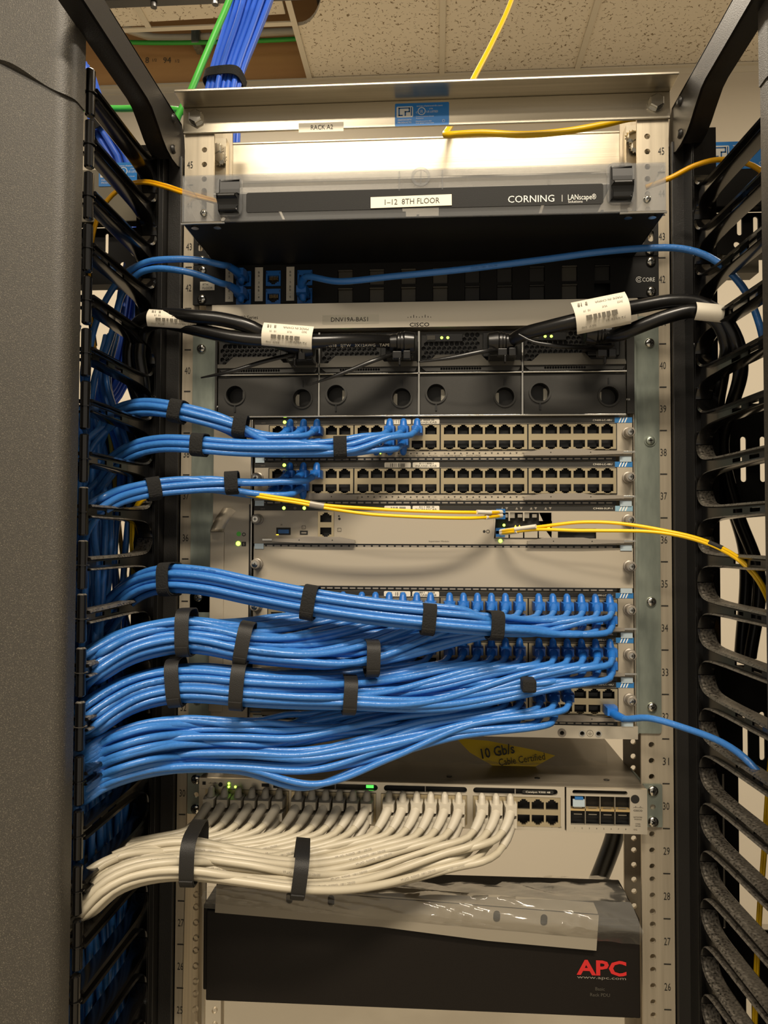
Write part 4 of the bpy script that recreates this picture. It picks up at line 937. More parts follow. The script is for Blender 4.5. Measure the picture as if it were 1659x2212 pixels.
def cable(name, pts, r, mt, label, cat, group=None, n=8, step=.006, plug=None, raw=False):
    path = pts if raw else spline(pts, step)
    b = MB().m(mt).tube(path, r, n)
    o = b.build(name, label=label, cat=cat, group=group, smooth=80, origin=path[0])
    if name == 'patch_cable' and len(path) > 60 and mt in ('blue', 'white_jacket'):
        PRN[0] += 1
        if mt == 'white_jacket' or PRN[0] % 3 == 0:
            print_on(o, path, R.uniform(.07, .20) if mt == 'white_jacket' else R.uniform(.15, .35), 'ISO/IEC 11801   E345576   CAT 6A' if mt == 'white_jacket' else 'ISO/IEC 11801   CAT 6A', .0017, r, 'lever' if mt == 'white_jacket' else 'sticker_dark')
    if plug:
        q = MB(); plug_mesh(q, *plug[:6], None, r, **plug[6]); st = 0
        # boot follows the cable from the plug
        boot_mesh(q, path, r, plug[5], **plug[7]); q.build('plug', o, smooth=45)
    return o
# ---- bundle machinery: centre line given right to left, unit offsets packed in an ellipse
def packing(n, ratio, r, seed):
    """n hexagonally packed offsets (depth, height); ratio = height / depth"""
    c = []; d = 2*r*.97
    for j in range(-9, 10):
        for i in range(-9, 10):
            c.append(((i+(j % 2)*.5)*d, j*d*.866))
    c.sort(key=lambda p: (p[0]*ratio)**2+p[1]**2+1e-6*p[0])
    return c[:n]
def frames(path):
    out = []; u_ = Vector((0, 0, 1))
    for i in range(len(path)):
        t = (path[min(i+1, len(path)-1)]-path[max(i-1, 0)]).normalized(); u_ = (u_-t*u_.dot(t)).normalized(); out.append((t, u_, t.cross(u_)))
    return out
STRAPN = [0]
def strap(path, fr, idx, ha, hb, width, label, mt='velcro', tail=True, group='black fabric straps around the cable bundles'):
    b = MB().m(mt); vs = []; n = 36; th = .0011
    c = path[idx]; t, u_, a_ = fr[idx]; pw = .55
    def ring_(k, g):
        o = []
        for i in range(n):
            q = 2*PI*i/n; cu, su = math.cos(q), math.sin(q)
            o.append(c+t*k+a_*(math.copysign(abs(cu)**pw, cu)*(ha+g))+u_*(math.copysign(abs(su)**pw, su)*(hb+g)))
        return o
    R_ = [ring_(-width/2, 0), ring_(-width/2, th), ring_(width/2, th), ring_(width/2, 0)]
    vs = [p for r_ in R_ for p in r_]
    b.add(vs, [(k*n+j, k*n+(j+1) % n, ((k+1) % 4)*n+(j+1) % n, ((k+1) % 4)*n+j) for k in range(4) for j in range(n)])
    if tail:   # overlapping end of the strap, lying over the first turn
        q0 = [ring_(-width/2+.0008, th*k_) for k_ in (1.0, 2.0)]; q1 = [ring_(width/2-.0004, th*k_) for k_ in (1.0, 2.0)]
        lo, hi = 20, 30; vs = []
        for j in range(lo, hi+1): vs += [q0[0][j], q0[1][j], q1[1][j], q1[0][j]]
        k = hi-lo+1
        b.add(vs, [(i*4+j, i*4+(j+1) % 4, (i+1)*4+(j+1) % 4, (i+1)*4+j) for i in range(k-1) for j in range(4)]+[(0, 1, 2, 3), tuple((k-1)*4+j for j in (3, 2, 1, 0))])
    return b.build('cable_strap', label=label, cat='cable strap', smooth=50, group=group)
def nearest_u(path, u_px):
    best = 0; bd = 1e9
    for i, p in enumerate(path):
        d = p-CAM; x = 829.5+FPX*d.dot(rt)/d.dot(fw)
        if abs(x-u_px) < bd: bd = abs(x-u_px); best = i
    return best
def smooth01(t): t = max(0, min(1, t)); return t*t*(3-2*t)
def bundle(way, ports, r, ratio, mt, boot, group, lab, straps, seed, tails, loose=0, fan=.11, name='patch_cable', sag=0, spread=None, plugkw=None, bootkw=None, jit=.0006, boot_y=YC, strapmt='velcro', thin=None, exitv=((-.0008, -.014, -.0015), (-.0060, -.026, -.0085)), own_slope=.12):
    """way: (u, v, y) pixels on the centre line with depth, right to left; ports: (x, z, sg, label)"""
    C = spline([P(u, v, y=y) for u, v, y in way], .006); F = frames(C); offs = packing(len(ports), ratio, r, seed); rg = random.Random(seed)
    order = list(range(len(ports)))
    # cables entering first (leftmost ports) take the front of the bundle
    ps = sorted(ports, key=lambda p: -p[0]); of = sorted(offs, key=lambda o: (o[1]*.9+rg.uniform(-1, 1)*r*1.6))
    ha = max(abs(o[0]) for o in offs)+r; hb = max(abs(o[1]) for o in offs)+r
    low = sorted(ps, key=lambda p: p[1]*3+p[0])
    asg = {}
    zs_ = sorted(range(len(ps)), key=lambda i: -(ps[i][0]+rg.uniform(-.012, .012)-(ps[i][1]-ps[0][1])*.6))
    for k, i in enumerate(zs_): asg[i] = of[k]
    for i, (x, z, sg, lb) in enumerate(ps):
        o = asg[i]; y0 = boot_y
        p0 = Vector((x, y0-.006, z)); out = [p0]+[p0+Vector(q_) for q_ in exitv]; out[-1].y -= .004*rg.random()
        # join the centre line left of the port
        k0 = 0
        while k0 < len(C)-1 and C[k0].x > out[-1].x-.018: k0 += 1
        base = []
        dep = 0; ph1, ph2 = rg.uniform(0, 6), rg.uniform(0, 6); sg_ = rg.uniform(.2, 1)*sag; zo = out[-1].z; yo = out[-1].y
        for k in range(k0, len(C), 3):
            dep = (C[k0].x-C[k].x) if C[k].x > -.30 else .5
            t, u_, a_ = F[k]; sc_ = 1 if spread is None else spread(C[k].x)
            wob = jit if dep < 1 else jit
            tgt = C[k]+a_*(o[0]*sc_+wob*math.sin(k*.11+ph1))+u_*(o[1]*sc_+wob*math.sin(k*.09+ph2))
            f_ = smooth01((dep+.010)/fan)
            own = Vector((tgt.x, yo-.010, zo-own_slope*(dep+.018))); own.y = min(own.y, -.045)
            p_ = own.lerp(tgt, f_); base.append(p_)
        pts = out+base
        tl = tails(rg, pts[-1], i); pts += tl
        path = spline(pts, .0065)
        cable(name, path, r, mt, lb, 'patch cable', group, plug=(x, y0, z, sg, boot, boot, plugkw or {}, bootkw or {}), raw=True)
    for st_ in straps:
        u_, lb = st_[:2]; hs = st_[2] if len(st_) > 2 else 1
        k = nearest_u(C, u_); C2 = [c-f[1]*((1-hs)*hb) for c, f in zip(C, F)]
        strap(C2, F, k, (ha+.0012)*(.5+.5*hs), (hb+.0010)*hs, .0125, lb, mt=strapmt)
def duct_tail(x0, x1, y0, y1, zend, drop=.05):
    def f(rg, p, i):
        xa = -rg.uniform(x0, x1); ya = rg.uniform(y0, y1); out = [Vector(((p.x+xa)/2-.006, (p.y+ya)/2, p.z-drop*.5)), Vector((xa, ya, p.z-drop*1.5))]; z = p.z-drop*1.5
        while z > zend+.12:
            z -= .12; out.append(Vector((max(-.405, min(-.296, xa+rg.uniform(-.02, .02))), ya+rg.uniform(-.02, .02), z)))
        return out
    return f
def prt(card, row, n, above):   # one port of a line card
    g, c = divmod(n, 6); T = TZ[card]
    where = {0: 'top line card', 1: 'second line card', 4: 'line card below the blank panel', 5: 'line card second from bottom', 6: 'bottom line card'}[card]
    return (COLX[n], T-(.0133 if row == 0 else .0268), 1 if row == 0 else -1, 'blue patch cable in %s-row port %d of group %s, %s' % (('upper', 'lower')[row], c+1, ('one', 'two', 'three', 'four')[g], where))
BK = dict(hl=.0115); BB = dict(L=.016)
# three small bundles of the two top line cards
bundle([(720, 936, -.052), (640, 932, -.060), (520, 920, -.068), (450, 903, -.070), (385, 888, -.070), (315, 880, -.066), (262, 892, -.060), (225, 918, -.062)],
       [prt(0, r_, n, '') for n, r_ in ((1, 0), (2, 0), (3, 0), (1, 1), (2, 1), (3, 1))][:6], .0032, 1.25, 'blue', 'blue_boot', 'blue cables at the left of the top line card', '', [(521, 'black strap on the highest blue bundle, near the top line card'), (385, 'black strap on the highest blue bundle, over the left rail')], 3, duct_tail(.30, .34, -.09, -.03, 1.02), plugkw=BK, bootkw=BB, fan=.06)
bundle([(905, 955, -.045), (850, 962, -.060), (735, 966, -.068), (600, 968, -.072), (505, 966, -.074), (432, 960, -.074), (350, 958, -.070), (290, 972, -.066), (245, 1002, -.064), (215, 1040, -.066)],
       [prt(0, 0, 8, ''), prt(0, 0, 9, ''), prt(0, 0, 10, ''), prt(0, 1, 7, ''), prt(0, 1, 8, ''), prt(0, 1, 9, '')], .0032, 1.25, 'blue', 'blue_boot', 'blue cables at the middle of the top line card', '', [(735, 'black strap on the second highest blue bundle, right one'), (432, 'black strap on the second highest blue bundle, over the left bracket')], 4, duct_tail(.31, .36, -.09, -.02, 1.02), plugkw=BK, bootkw=BB, fan=.055)
bundle([(700, 1032, -.050), (620, 1035, -.060), (502, 1042, -.070), (400, 1048, -.074), (330, 1055, -.080), (270, 1068, -.100), (222, 1088, -.125), (196, 1108, -.135)],
       [prt(1, r_, n, '') for n, r_ in ((1, 0), (2, 0), (3, 0), (0, 1), (1, 1), (2, 1))], .0032, 1.25, 'blue', 'blue_boot', 'blue cables of the second line card', '', [(502, 'black strap on the third blue bundle from the top, at its middle'), (331, 'black strap on the third blue bundle from the top, at the manager')], 5, duct_tail(.30, .35, -.11, -.04, 1.02, .04), plugkw=BK, bootkw=BB, fan=.06)
# card below the blank panel
bundle([(1330, 1335, -.040), (1250, 1338, -.052), (1160, 1345, -.066), (1068, 1344, -.078), (925, 1333, -.086), (800, 1320, -.090), (670, 1300, -.092), (550, 1277, -.090), (450, 1256, -.086), (368, 1250, -.080), (310, 1262, -.070), (265, 1292, -.064), (235, 1330, -.066)],
       [prt(4, r_, n, '') for n in range(18, 24) for r_ in (0, 1)], .0031, 1.05, 'blue', 'blue_boot', 'blue cables of the fourth port group, card below the blank panel', '',
       [(1068, 'black strap on the strapped bundle below the blank panel, rightmost', .82), (925, 'black strap on the bundle below the blank panel, second from its right end', .9), (670, 'black strap on the bundle below the blank panel, crossing the fan tray edge'), (368, 'black strap on the bundle below the blank panel, at the left rail')], 6, duct_tail(.30, .37, -.08, .0, 1.0), plugkw=BK, bootkw=BB, fan=.07)
pk = [prt(4, r_, n, '') for n in range(6, 18) for r_ in (0, 1)] + [prt(4, 0, n, '') for n in range(2, 6)]
bundle([(1180, 1380, -.045), (1060, 1392, -.058), (930, 1402, -.070), (803, 1408, -.080), (660, 1398, -.092), (530, 1384, -.100), (465, 1370, -.102), (404, 1364, -.102), (330, 1374, -.108), (270, 1392, -.120), (220, 1418, -.135), (185, 1442, -.142)],
       pk, .0032, .95, 'blue', 'blue_boot', 'blue cables of the middle port groups, card below the blank panel', '',
       [(803, 'black strap on the large blue bundle above the lowest strapped one, right end', .74), (530, 'black strap on the large bundle, directly above the strap of the bundle below', .9), (404, 'wide black strap at the left end of the upper large blue bundle')], 7, duct_tail(.30, .38, -.12, .0, .98, .04), plugkw=BK, bootkw=BB, fan=.15, strapmt='velcro_smooth')
pk = [prt(5, r_, n, '') for n in range(12, 24) for r_ in (0, 1)] + [prt(5, 0, n, '') for n in range(8, 12)]
bundle([(1330, 1452, -.035), (1250, 1468, -.048), (1140, 1484, -.058), (1000, 1494, -.070), (870, 1494, -.080), (755, 1488, -.088), (630, 1484, -.098), (520, 1477, -.104), (440, 1470, -.104), (383, 1471, -.104), (320, 1482, -.110), (262, 1502, -.124), (215, 1530, -.138), (180, 1556, -.145)],
       pk, .0032, .95, 'blue', 'blue_boot', 'blue cables of the line card second from bottom', '',
       [(755, 'black strap on the lowest strapped blue bundle, right of the fan tray', .76), (520, 'black strap on the lowest strapped blue bundle, middle of three on its left half'), (383, 'wide black strap at the left end of the lowest strapped blue bundle')], 8, duct_tail(.30, .38, -.12, .0, .98, .04), plugkw=BK, bootkw=BB, fan=.17, strapmt='velcro_smooth')
p = P(1142, 1482, y=-.075); MB().m('velcro').box(p.x-.006, p.x+.007, -.078, -.048, p.z-.006, p.z+.006).build('cable_strap', label='small black strap on the right end of the lowest strapped bundle', cat='cable strap', bevel=.002, group='black fabric straps around the cable bundles')
# loose cables of the bottom card, each with its own path
rg = random.Random(31); pl = [(n, r_) for n in range(6, 21) for r_ in (0, 1)]; pl = [q for q in pl if not (q[0] > 19 and q[1] == 1)]
pl.sort(key=lambda q: q[0]+rg.uniform(-4, 4)); K = len(pl)
for i, (n, r_) in enumerate(pl):
    x, z, sg, lb = prt(6, r_, n, ''); q = i/(K-1)          # q = 0 top .. 1 bottom of the spread
    xv = x; u_ = P(0, 0, y=0); y0 = YC
    pts = [Vector((x, y0-.006, z)), Vector((x-.0008, y0-.020, z-.001)), Vector((x-.006, y0-.036, z-.007))]
    uu = 829.5+FPX*((Vector((x, -.05, z))-CAM).dot(rt))/((Vector((x, -.05, z))-CAM).dot(fw)); vv = 1106-FPX*((Vector((x, -.05, z))-CAM).dot(up))/((Vector((x, -.05, z))-CAM).dot(fw))
    vl = 1560+118*q+rg.uniform(-4, 4); dl = -.105-.035*rg.random()
    vmid = 1560+108*q**1.2+rg.uniform(-9, 9); ym = -.075-.03*rg.random()
    cand = []
    for f_ in (.25, .5, .75, 1.0):
        ux = (uu-60)*(1-f_)+520*f_; sgm = smooth01(f_*1.15); sagx = {.5: 22, .75: 40}.get(f_, 0)*(1 if i >= K-2 else .3*q); cand.append((ux, (vv+26)*(1-sgm)+vmid*sgm+rg.uniform(-3, 3)+sagx, -.052*(1-f_)+ym*f_))
    if uu-60 > 620: pts += [P(*c) for c in cand]
    else: pts += [P(min(uu-40, 560), vmid*.8+vv*.2, y=-.06), P(480, vmid, y=ym)]
    pts += [P(400, vmid*.35+vl*.65-8, y=(ym+dl)/2), P(320, vl-2, y=dl), P(262, vl+14, y=dl-.008), P(215, vl+34, y=-.138), P(184, vl+56, y=-.145)]
    pts += duct_tail(.30, .39, -.13, .0, .98, .03)(rg, pts[-1], i)
    cable('patch_cable', pts, .0031+.0003*rg.random(), 'blue', lb, 'patch cable', 'loose blue cables of the bottom line card', plug=(x, y0, z, sg, 'blue_boot', 'blue_boot', BK, BB))
# grey-white cables of the slim switch
pk = []
for g in range(4):
    for c in range(6 if g < 3 else 3):
        for r_ in (0, 1):
            if g == 3 and c == 2 and r_ == 1 and 0: continue
            pk.append((SG[g]+SP*c, (zt_, zb_)[r_], 1 if r_ == 0 else -1, 'light grey patch cable in %s-row port %d of group %s of the slim switch' % (('upper', 'lower')[r_], c+1, ('one', 'two', 'three', 'four')[g])))
bundle([(1110, 1795, -.052), (1062, 1828, -.064), (1000, 1850, -.074), (930, 1862, -.084), (800, 1870, -.098), (650, 1864, -.110), (530, 1848, -.116), (420, 1836, -.118), (340, 1840, -.122), (275, 1856, -.128), (225, 1880, -.136), (190, 1908, -.142), (172, 1935, -.140)],
       pk, .0036, .92, 'white_jacket', 'white_boot', 'light grey cables of the slim switch', '',
       [(650, 'black strap on the light grey bundle, right one of two', .82), (420, 'black strap on the light grey bundle, left one over the rail', .93)], 12,
       duct_tail(.31, .36, -.13, -.07, 1.0, .06), fan=.16, plugkw=dict(w_=.0062, hl=.0120), bootkw=dict(L=.026, ridges=5), boot_y=YS, jit=.0010, strapmt='velcro_smooth', exitv=((-.0008, -.010, -.003), (-.0055, -.020, -.0110), (-.0150, -.030, -.0195)), own_slope=.22)
# patch panel cables
def jackplug(x, z, sg): return (x, YP-.004, z, sg, 'blue_boot', 'blue_boot', dict(hl=.009), dict(L=.022, ridges=5))
for k, way in ((0, [(478, 572, -.060), (430, 562, -.062), (370, 560, -.064), (318, 566, -.062), (272, 590, -.060), (238, 632, -.058), (212, 685, -.056), (196, 745, -.055)]),
               (1, [(478, 612, -.058), (430, 594, -.062), (380, 583, -.064), (330, 581, -.062), (295, 594, -.058), (262, 640, -.05), (246, 705, -.045), (228, 760, -.045), (205, 815, -.05)])):
    x, z = jx[0], jz[k]; pts = [Vector((x, YP-.008, z)), Vector((x-.001, YP-.020, z)), Vector((x-.007, YP-.034, z+.002))]+[P(*q) for q in way]
    e = pts[-1]; pts += [e+Vector((-.012, .02, -.06)), e+Vector((.0, .03, -.16)), e+Vector((-.01, .03, -.30)), e+Vector((.01, .02, -.45))]
    cable('patch_cable', pts, .0033, 'blue', 'blue patch cable leaving left from the %s jack beside label BB-%d' % (('upper', 'lower')[k], k+1), 'patch cable', plug=jackplug(x, z, -1))
x, z = jx[2], jz[1]; pts = [Vector((x, YP-.008, z)), Vector((x+.0002, YP-.022, z+.004)), Vector((x+.006, YP-.034, z+.0085))]+[P(*q) for q in ((730, 608, -.055), (850, 597, -.062), (1000, 582, -.068), (1180, 560, -.072), (1300, 544, -.074), (1400, 536, -.074), (1470, 537, -.074), (1520, 550, -.076), (1570, 582, -.080), (1612, 632, -.085), (1640, 700, -.090), (1655, 770, -.092))]
cable('patch_cable', pts, .0033, 'blue', 'long blue patch cable crossing right from patch panel jack BB-6', 'patch cable', plug=jackplug(x, z, -1))
x, z, sg, lb = prt(6, 1, 23, ''); pts = [Vector((x, YC-.006, z)), Vector((x+.001, YC-.018, z-.001)), Vector((x+.008, YC-.030, z-.003))]+[P(*q) for q in ((1400, 1551, -.060), (1480, 1573, -.080), (1560, 1604, -.104), (1608, 1637, -.122), (1645, 1678, -.132), (1680, 1740, -.125), (1700, 1830, -.11))]
cable('patch_cable', pts, .0032, 'blue', 'single blue patch cable leaving right from the bottom line card', 'patch cable', plug=(x, YC, z, sg, 'blue_boot', 'blue_boot', dict(hump=False), dict(L=.02)))
# a few blue cables hanging inside the left manager from further up
rg = random.Random(77)
for i in range(14):
    x = -.298-.0065*i+rg.uniform(-.003, .003); y = -.035+rg.uniform(-.02, .04); pts = [Vector((x-.03, y+.03, 1.80)), Vector((x-.025, y, 1.74)), Vector((x, y, 1.66))]; zz = 1.66
    while zz > 1.05: zz -= .11; pts.append(Vector((x+rg.uniform(-.014, .014), y+rg.uniform(-.015, .015), zz)))
    cable('patch_cable', pts, .0032, 'blue', 'blue cable hanging inside the left manager behind its fingers', 'patch cable', 'blue cables hanging in the left manager')
# trunk bundle of darker blue cables: comes from the ceiling behind the rack
offs = packing(24, 1, .0036, 1)
def trunk(way, n, r, ratio, spreadf, lab, grp, strap_u=None, seed=1, sl=None):
    C = spline([P(u, v, y=y) for u, v, y in way], .02); F = frames(C); of = packing(n, ratio, r, seed); rg = random.Random(seed)
    for o in of:
        ph = rg.uniform(0, 6); path = [C[k]+F[k][2]*(o[0]*spreadf(k/len(C))+.0008*math.sin(k*.4+ph))+F[k][1]*(o[1]*spreadf(k/len(C))) for k in range(len(C))]
        cable('trunk_cable', path, r, 'blue_dark', lab, 'network cable', grp, raw=True, n=8)
    for v_, lb in (strap_u or []):
        k = min(range(len(C)), key=lambda j: abs((1106-FPX*((C[j]-CAM).dot(up))/((C[j]-CAM).dot(fw)))-v_)); s_ = spreadf(k/len(C))
        strap(C, F, k, (max(abs(o[0]) for o in of)+r)*s_, (max(abs(o[1]) for o in of)+r)*s_, .014, lb, group='black fabric straps around the dark blue trunk cables')
trunk([(585, -160, .30), (548, -20, .24), (520, 70, .20), (492, 150, .17), (480, 200, .16), (478, 300, .15), (470, 420, .15)], 22, .0040, .55, lambda t: 1.6-.68*min(1, t*1.6), 'dark blue trunk cable rising behind the top angle to the ceiling', 'dark blue trunk cables above the rack', [(176, 'dark strap on the blue trunk bundle above the top angle')], 2)
trunk([(180, 150, .10), (205, 230, .10), (228, 290, .10), (262, 345, .10), (285, 450, .12), (300, 560, .12), (285, 650, .10), (275, 720, .09), (262, 790, .08), (240, 840, .08), (200, 900, .06), (190, 1000, .05)], 14, .0036, .6, lambda t: 1.0+.5*math.sin(t*PI), 'dark blue trunk cable seen through the upper left manager fingers', 'dark blue trunk cables in the left manager', [(290, 'dark strap on the trunk bundle behind the upper left fingers')], 3)
trunk([(150, 1500, .06), (235, 1640, .08), (250, 1760, .09), (245, 1900, .09), (235, 2050, .09), (225, 2300, .09)], 20, .0036, .45, lambda t: 1.15, 'dark blue trunk cable low inside the left manager', 'dark blue trunk cables low in the left manager', None, 4)
# green ground cables
cable('ground_cable', [P(530, -120, y=.14), P(497, -4, y=.13), P(470, 60, y=.12), P(440, 130, y=.11), P(415, 190, y=.10), P(400, 222, y=.09), P(385, 250, y=.09), P(370, 300, y=.09)], .0042, 'green', 'green ground cable running up beside the blue trunk bundle', 'ground cable', step=.02)
cable('ground_cable', [P(120, 232, y=.13), P(190, 234, y=.12), P(262, 235, y=.12), P(340, 234, y=.11), P(385, 238, y=.10), P(410, 243, y=.09), P(440, 225, y=.10), P(452, 208, y=.11)], .0042, 'green', 'green ground cable running level behind the upper left fingers', 'ground cable', step=.02)
# thick yellow tube at the top
cable('fiber_tube', [P(1150, -150, y=.42), P(1105, 0, y=.34), P(1062, 95, y=.25), P(1022, 172, y=.17), P(985, 250, y=.09), P(966, 284, y=.052), P(962, 291, y=.042), P(985, 290, y=.036), P(1040, 287, y=.032), P(1130, 291, y=.03), P(1220, 284, y=.03), P(1300, 270, y=.03), P(1370, 255, y=.035), P(1412, 262, y=.045), P(1424, 320, y=.045), P(1425, 420, y=.045)], .0036, 'yellow', 'thick yellow fibre tube dropping from the ceiling behind the top angle', 'fibre cable', n=10)
# yellow fibre patch cords (pairs)
def pair(way, r, dz, label, mt='yellow', clips=(), dy=0, grp=None, ends=None):
    C = spline([P(u, v, y=y) for u, v, y in way], .006); F = frames(C)
    for s_ in (1, -1):
        path = [C[k]+F[k][1]*(s_*dz(C[k]))+F[k][2]*(s_*dy) for k in range(len(C))]
        o = cable('fiber_cable', path, r, mt, label[0 if s_ > 0 else 1], 'fibre cable', grp, raw=True, n=8)
        if ends and s_ in (1, -1):
            e = path[0]; e2 = path[4]; b = MB().m('paper').cyl(e, e2, .0023, 10); b.m('sticker_dark'); b.box(e.x-.0045, e.x+.0045, YC-.004, YC+.002, e.z-.003+s_*.0005, e.z+.003+s_*.0005); b.build('connector', o, smooth=40)
    for (ua, ub, mt2, lb) in clips:
        ka, kb = sorted((nearest_u(C, ua), nearest_u(C, ub))); pp = C[ka:kb+1]
        if len(pp) > 1: MB().m(mt2).tube(pp, [(r+dz(C[ka]))*1.12]*len(pp), 12, sx=.62).build('cable_clip', label=lb, cat='cable clip', smooth=50)
dzz = lambda p: .0012+.0016*smooth01((p.x+.10)/.06)*(1 if p.x < .05 else max(0, (.095-p.x)/.045))
pair([(1083, 1110, -.022), (1060, 1112, -.040), (1020, 1113, -.052), (950, 1112, -.060), (870, 1109, -.063), (790, 1104, -.065), (700, 1094, -.066), (640, 1083, -.066), (580, 1074, -.064), (515, 1063, -.058), (440, 1056, -.050), (360, 1060, -.045), (308, 1078, -.045), (290, 1105, -.04), (285, 1160, -.03), (288, 1240, -.03), (280, 1320, -.02)], .00165, dzz,
     ('upper yellow fibre cord from the supervisor module to the left', 'lower yellow fibre cord from the supervisor module to the left'), clips=[(667, 695, 'lever', 'grey clip holding the two yellow cords left of the supervisor ports')], ends=True)
dz2 = lambda p: .0010+.0030*smooth01((p.x-.105)/.05)*smooth01((.235-p.x)/.07)
pair([(1082, 1150, -.022), (1105, 1147, -.040), (1150, 1142, -.052), (1200, 1139, -.060), (1280, 1137, -.068), (1360, 1140, -.074), (1430, 1148, -.078), (1500, 1163, -.090), (1560, 1186, -.106), (1605, 1215, -.122), (1640, 1255, -.130), (1668, 1320, -.12), (1680, 1450, -.09), (1660, 1700, -.05), (1650, 1850, -.04), (1642, 1950, -.04), (1635, 2080, -.04), (1630, 2230, -.04)], .00165, dz2,
     ('upper yellow fibre cord from the supervisor module to the right', 'lower yellow fibre cord from the supervisor module to the right'), clips=[(1529, 1561, 'velcro_smooth', 'black clip on the yellow cords at the right manager fingers')], ends=True)
MB().m('paper').tube([P(1030, 1106, y=-.052), P(1060, 1107, y=-.042)], .0021, 10).build('cable_marker', label='white marker sleeve on the left-going yellow cord', cat='cable marker', smooth=50)
MB().m('paper').tube([P(1113, 1143, y=-.044), P(1158, 1137, y=-.056)], .0021, 10).build('cable_marker', label='white marker sleeve on the right-going yellow cord', cat='cable marker', smooth=50)
dz3 = lambda p: .0014
pair([(470, 436, -.060), (440, 428, -.075), (398, 416, -.075), (355, 402, -.06), (312, 393, -.05), (275, 400, -.045), (242, 422, -.04), (218, 455, -.038), (205, 490, -.036), (196, 540, -.034), (192, 620, -.02), (200, 720, .0), (212, 800, .0), (228, 880, .0), (240, 960, .0), (250, 1060, .0), (262, 1180, .0), (272, 1260, .0)], .0017, dz3,
     ('upper yellow fibre cord leaving the fibre enclosure to the left', 'lower yellow fibre cord leaving the fibre enclosure to the left'), mt='yellow_deep', clips=[(203, 196, 'velcro_smooth', 'black clip on the yellow cords at the upper left fingers')], dy=.0006)
cable('fiber_cable', [P(1395, 405, y=-.055), P(1447, 385, y=-.060), P(1500, 358, y=-.062), (P(1550, 345, y=-.064)), P(1600, 349, y=-.066), P(1640, 366, y=-.068), P(1670, 400, y=-.068)], .0026, 'yellow_deep', 'yellow fibre cord leaving the fibre enclosure to the right', 'fibre cable')

# ------------------------------------------------------------------ power cords, their paper labels and cable ties
def flag(a, e, h, y, tilt, name_, label, printed=True, bow=.0065, parent=None):
    """paper label bowed over a cord; a, e = pixel ends of its centre line"""
    A, B = P(*a, y=y), P(*e, y=y); ex = (B-A).normalized(); ez = Vector((-ex.z, 0, ex.x)); L_ = (B-A).length; n = 12; b = MB().m('paper'); vs = []
    for th in (0, .0003):
        for i in range(2):
            for j in range(n+1):
                t = -1+2*j/n; yy = -bow*math.cos(t*1.35)+bow
                vs.append(A+ex*(L_*i)+ez*(t*h/2)+Vector((0, yy+th, 0)))
    m_ = n+1
    b.add(vs, [(j, j+1, m_+j+1, m_+j) for j in range(n)]+[(2*m_+j+1, 2*m_+j, 3*m_+j, 3*m_+j+1) for j in range(n)]+[(0, m_, 3*m_, 2*m_), (n, 2*m_+n, 3*m_+n, m_+n)])
    if printed:   # the print stands upside down
        rx_, uz_ = -ex, -ez
        def at(fx_, fz_): t = fz_*2; return A+ex*(L_*fx_)+ez*(t*h/2)+Vector((0, -bow*math.cos(t*1.35)+bow-.0006, 0))
        b.text('MADE IN CHINA', at(.66, .32), .0021, 'ink_soft', rx_, uz_, wid=L_*.50).text('VLX', at(.55, .12), .0018, 'ink_soft', rx_, uz_).text('2622', at(.84, .17), .0018, 'ink_soft', rx_, uz_).text('10  19', at(.22, .10), .0018, 'ink_soft', rx_, uz_)
        b.text('72-0870-01', at(.72, -.30), .0021, 'ink_soft', rx_, uz_, wid=L_*.36).text('REV  H0', at(.22, -.36), .0021, 'ink_soft', rx_, uz_, wid=L_*.26)
        b.m('ink_soft'); q_ = random.Random(3)
        for k in range(26):
            if q_.random() < .72: c_ = at(.20+k*.022, -.12); b.obox(c_, ex, (0, 1, 0), ez, L_*.006*(1+q_.random()), .0001, h*.075)
        for k in range(9):
            if q_.random() < .75: c_ = at(.10+k*.02, .30); b.obox(c_, ex, (0, 1, 0), ez, L_*.006, .0001, h*.09)
    return b.build(name_, parent, label=label, smooth=60)
pc = []
wx = [xs[i]+(xs[i+1]-xs[i])*.78 for i in range(4)]
def power_cord(way, label, plug_px, wh):
    o = cable('power_cable', [P(*q) for q in way], .0066, 'cord', label, 'power cord', 'black power cords of the modular switch', n=12)
    u_, v_, y_ = plug_px; p = P(u_, v_, y=y_); s_ = wh
    b = MB().m('cord').box(p.x-.0135, p.x+.0135, YC-.030, YC-.004, p.z-.011, p.z+.011)
    b.lathe((p.x+s_*.010, YC-.036, p.z), (-s_, 0, 0), [(-.006, .0095), (.004, .0112), (.006, .0100), (.0075, .0110), (.009, .0095), (.0105, .0105), (.012, .0088), (.019, .0080)], 18)
    b.build('plug', o, smooth=35, bevel=.0015); return o
c1 = power_cord([(655, 757, -.045), (625, 748, -.060), (590, 735, -.078), (545, 708, -.088), (480, 690, -.088), (420, 684, -.086), (362, 680, -.076), (320, 686, -.066), (292, 706, -.055), (280, 745, -.045), (280, 800, -.04), (300, 870, -.03), (320, 950, -.01), (330, 1100, .03)], 'black power cord of the first power supply, upper of the left two', (645, 752, -.045), 1)
c2 = power_cord([(845, 738, -.046), (800, 736, -.062), (740, 736, -.078), (680, 738, -.086), (620, 737, -.088), (560, 735, -.088), (500, 728, -.086), (440, 715, -.080), (385, 702, -.074), (340, 696, -.068), (312, 712, -.058), (300, 760, -.048), (310, 830, -.04), (315, 900, -.02), (318, 1000, .02)], 'black power cord of the second power supply, with HSING print', (862, 742, -.045), 1)
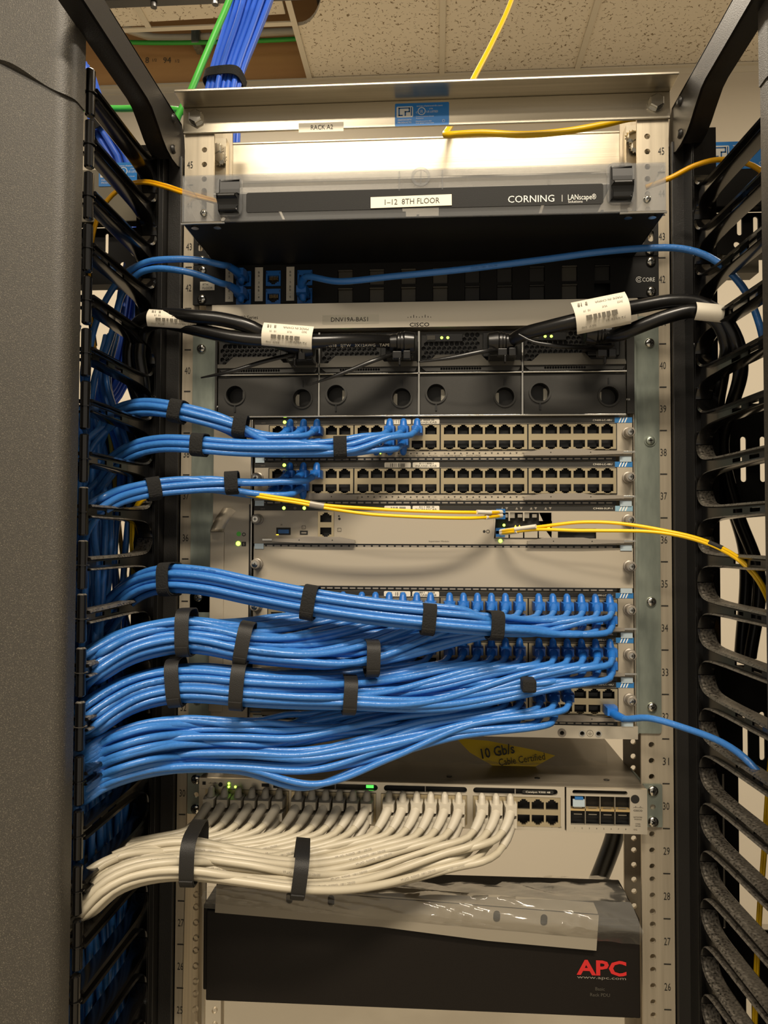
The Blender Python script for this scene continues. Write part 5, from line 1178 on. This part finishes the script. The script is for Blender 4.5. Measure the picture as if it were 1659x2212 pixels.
c3 = power_cord([(1098, 742, -.046), (1130, 722, -.062), (1180, 708, -.074), (1240, 693, -.084), (1300, 678, -.086), (1380, 662, -.080), (1450, 651, -.078), (1510, 655, -.078), (1555, 680, -.082), (1590, 735, -.085), (1600, 800, -.07), (1580, 880, -.03), (1560, 960, .0), (1590, 1100, .02), (1640, 1250, .03), (1620, 1420, .04)], 'black power cord of the third power supply, paper label printed upside down', (1088, 742, -.045), -1)
c4 = power_cord([(1305, 728, -.046), (1340, 722, -.060), (1385, 704, -.072), (1440, 684, -.078), (1500, 672, -.080), (1545, 690, -.080), (1570, 740, -.078), (1560, 810, -.05), (1550, 900, .0), (1570, 1050, .03), (1610, 1200, .04), (1600, 1420, .05)], 'black power cord of the fourth power supply, with blank white label', (1298, 722, -.045), -1)
flag((316, 683), (424, 690), .0165, -.086, 0, 'paper_label', 'printed paper label', parent=c1)
flag((565, 718), (674, 727), .0215, -.099, 0, 'paper_label', 'printed paper label', parent=c2)
flag((1243, 683), (1361, 659), .0300, -.096, 0, 'paper_label', 'printed paper label', parent=c3, bow=.010)
flag((1506, 668), (1566, 674), .0165, -.092, 0, 'paper_label', 'blank white label', printed=False, parent=c4)
# faint print on the second cord
b = MB(); Cc = [P(690+i*16, 744, y=-.0845) for i in range(12)]
b.text('E54518   SJTW   3X12AWG   TAPE', P(770, 746, y=-.0865), .0026, 'ink_soft', wid=.062); b.build('cord_print', c2)
for way, lb, hd in (([(434, 816, -.060), (500, 802, -.066), (570, 781, -.066), (622, 768, -.060), (648, 764, -.05)], 'black cable tie with long tail under the first power cord', (632, 770)),
                    ([(670, 831, -.060), (740, 806, -.066), (810, 778, -.064), (850, 765, -.05)], 'black cable tie with long tail under the second power cord', (858, 768)),
                    ([(905, 782, -.055), (980, 772, -.064), (1050, 758, -.062), (1085, 755, -.05)], 'thin black cable tie left of the third power plug', (1085, 762)),
                    ([(1120, 722, -.070), (1150, 738, -.072), (1210, 748, -.070), (1270, 750, -.060), (1292, 752, -.05)], 'black cable tie curving to the fourth power plug', (1300, 764))):
    p = spline([P(*q) for q in way], .004); b = MB().m('cord').tube(p, [.0008+.0014*min(1, i/8) for i in range(len(p))], 8, sx=.4); t = b.build('cable_tie', label=lb, cat='cable tie', smooth=50)
    q = P(*hd, y=-.052); MB().m('cord').box(q.x-.0045, q.x+.0045, q.y-.004, q.y+.004, q.z-.0035, q.z+.0035).box(q.x+.006, q.x+.013, q.y-.004, q.y+.004, q.z-.004, q.z+.004).box(q.x+.0015, q.x+.0035, q.y-.004, q.y+.003, q.z-.010, q.z-.003).build('tie_head', t, bevel=.0007)
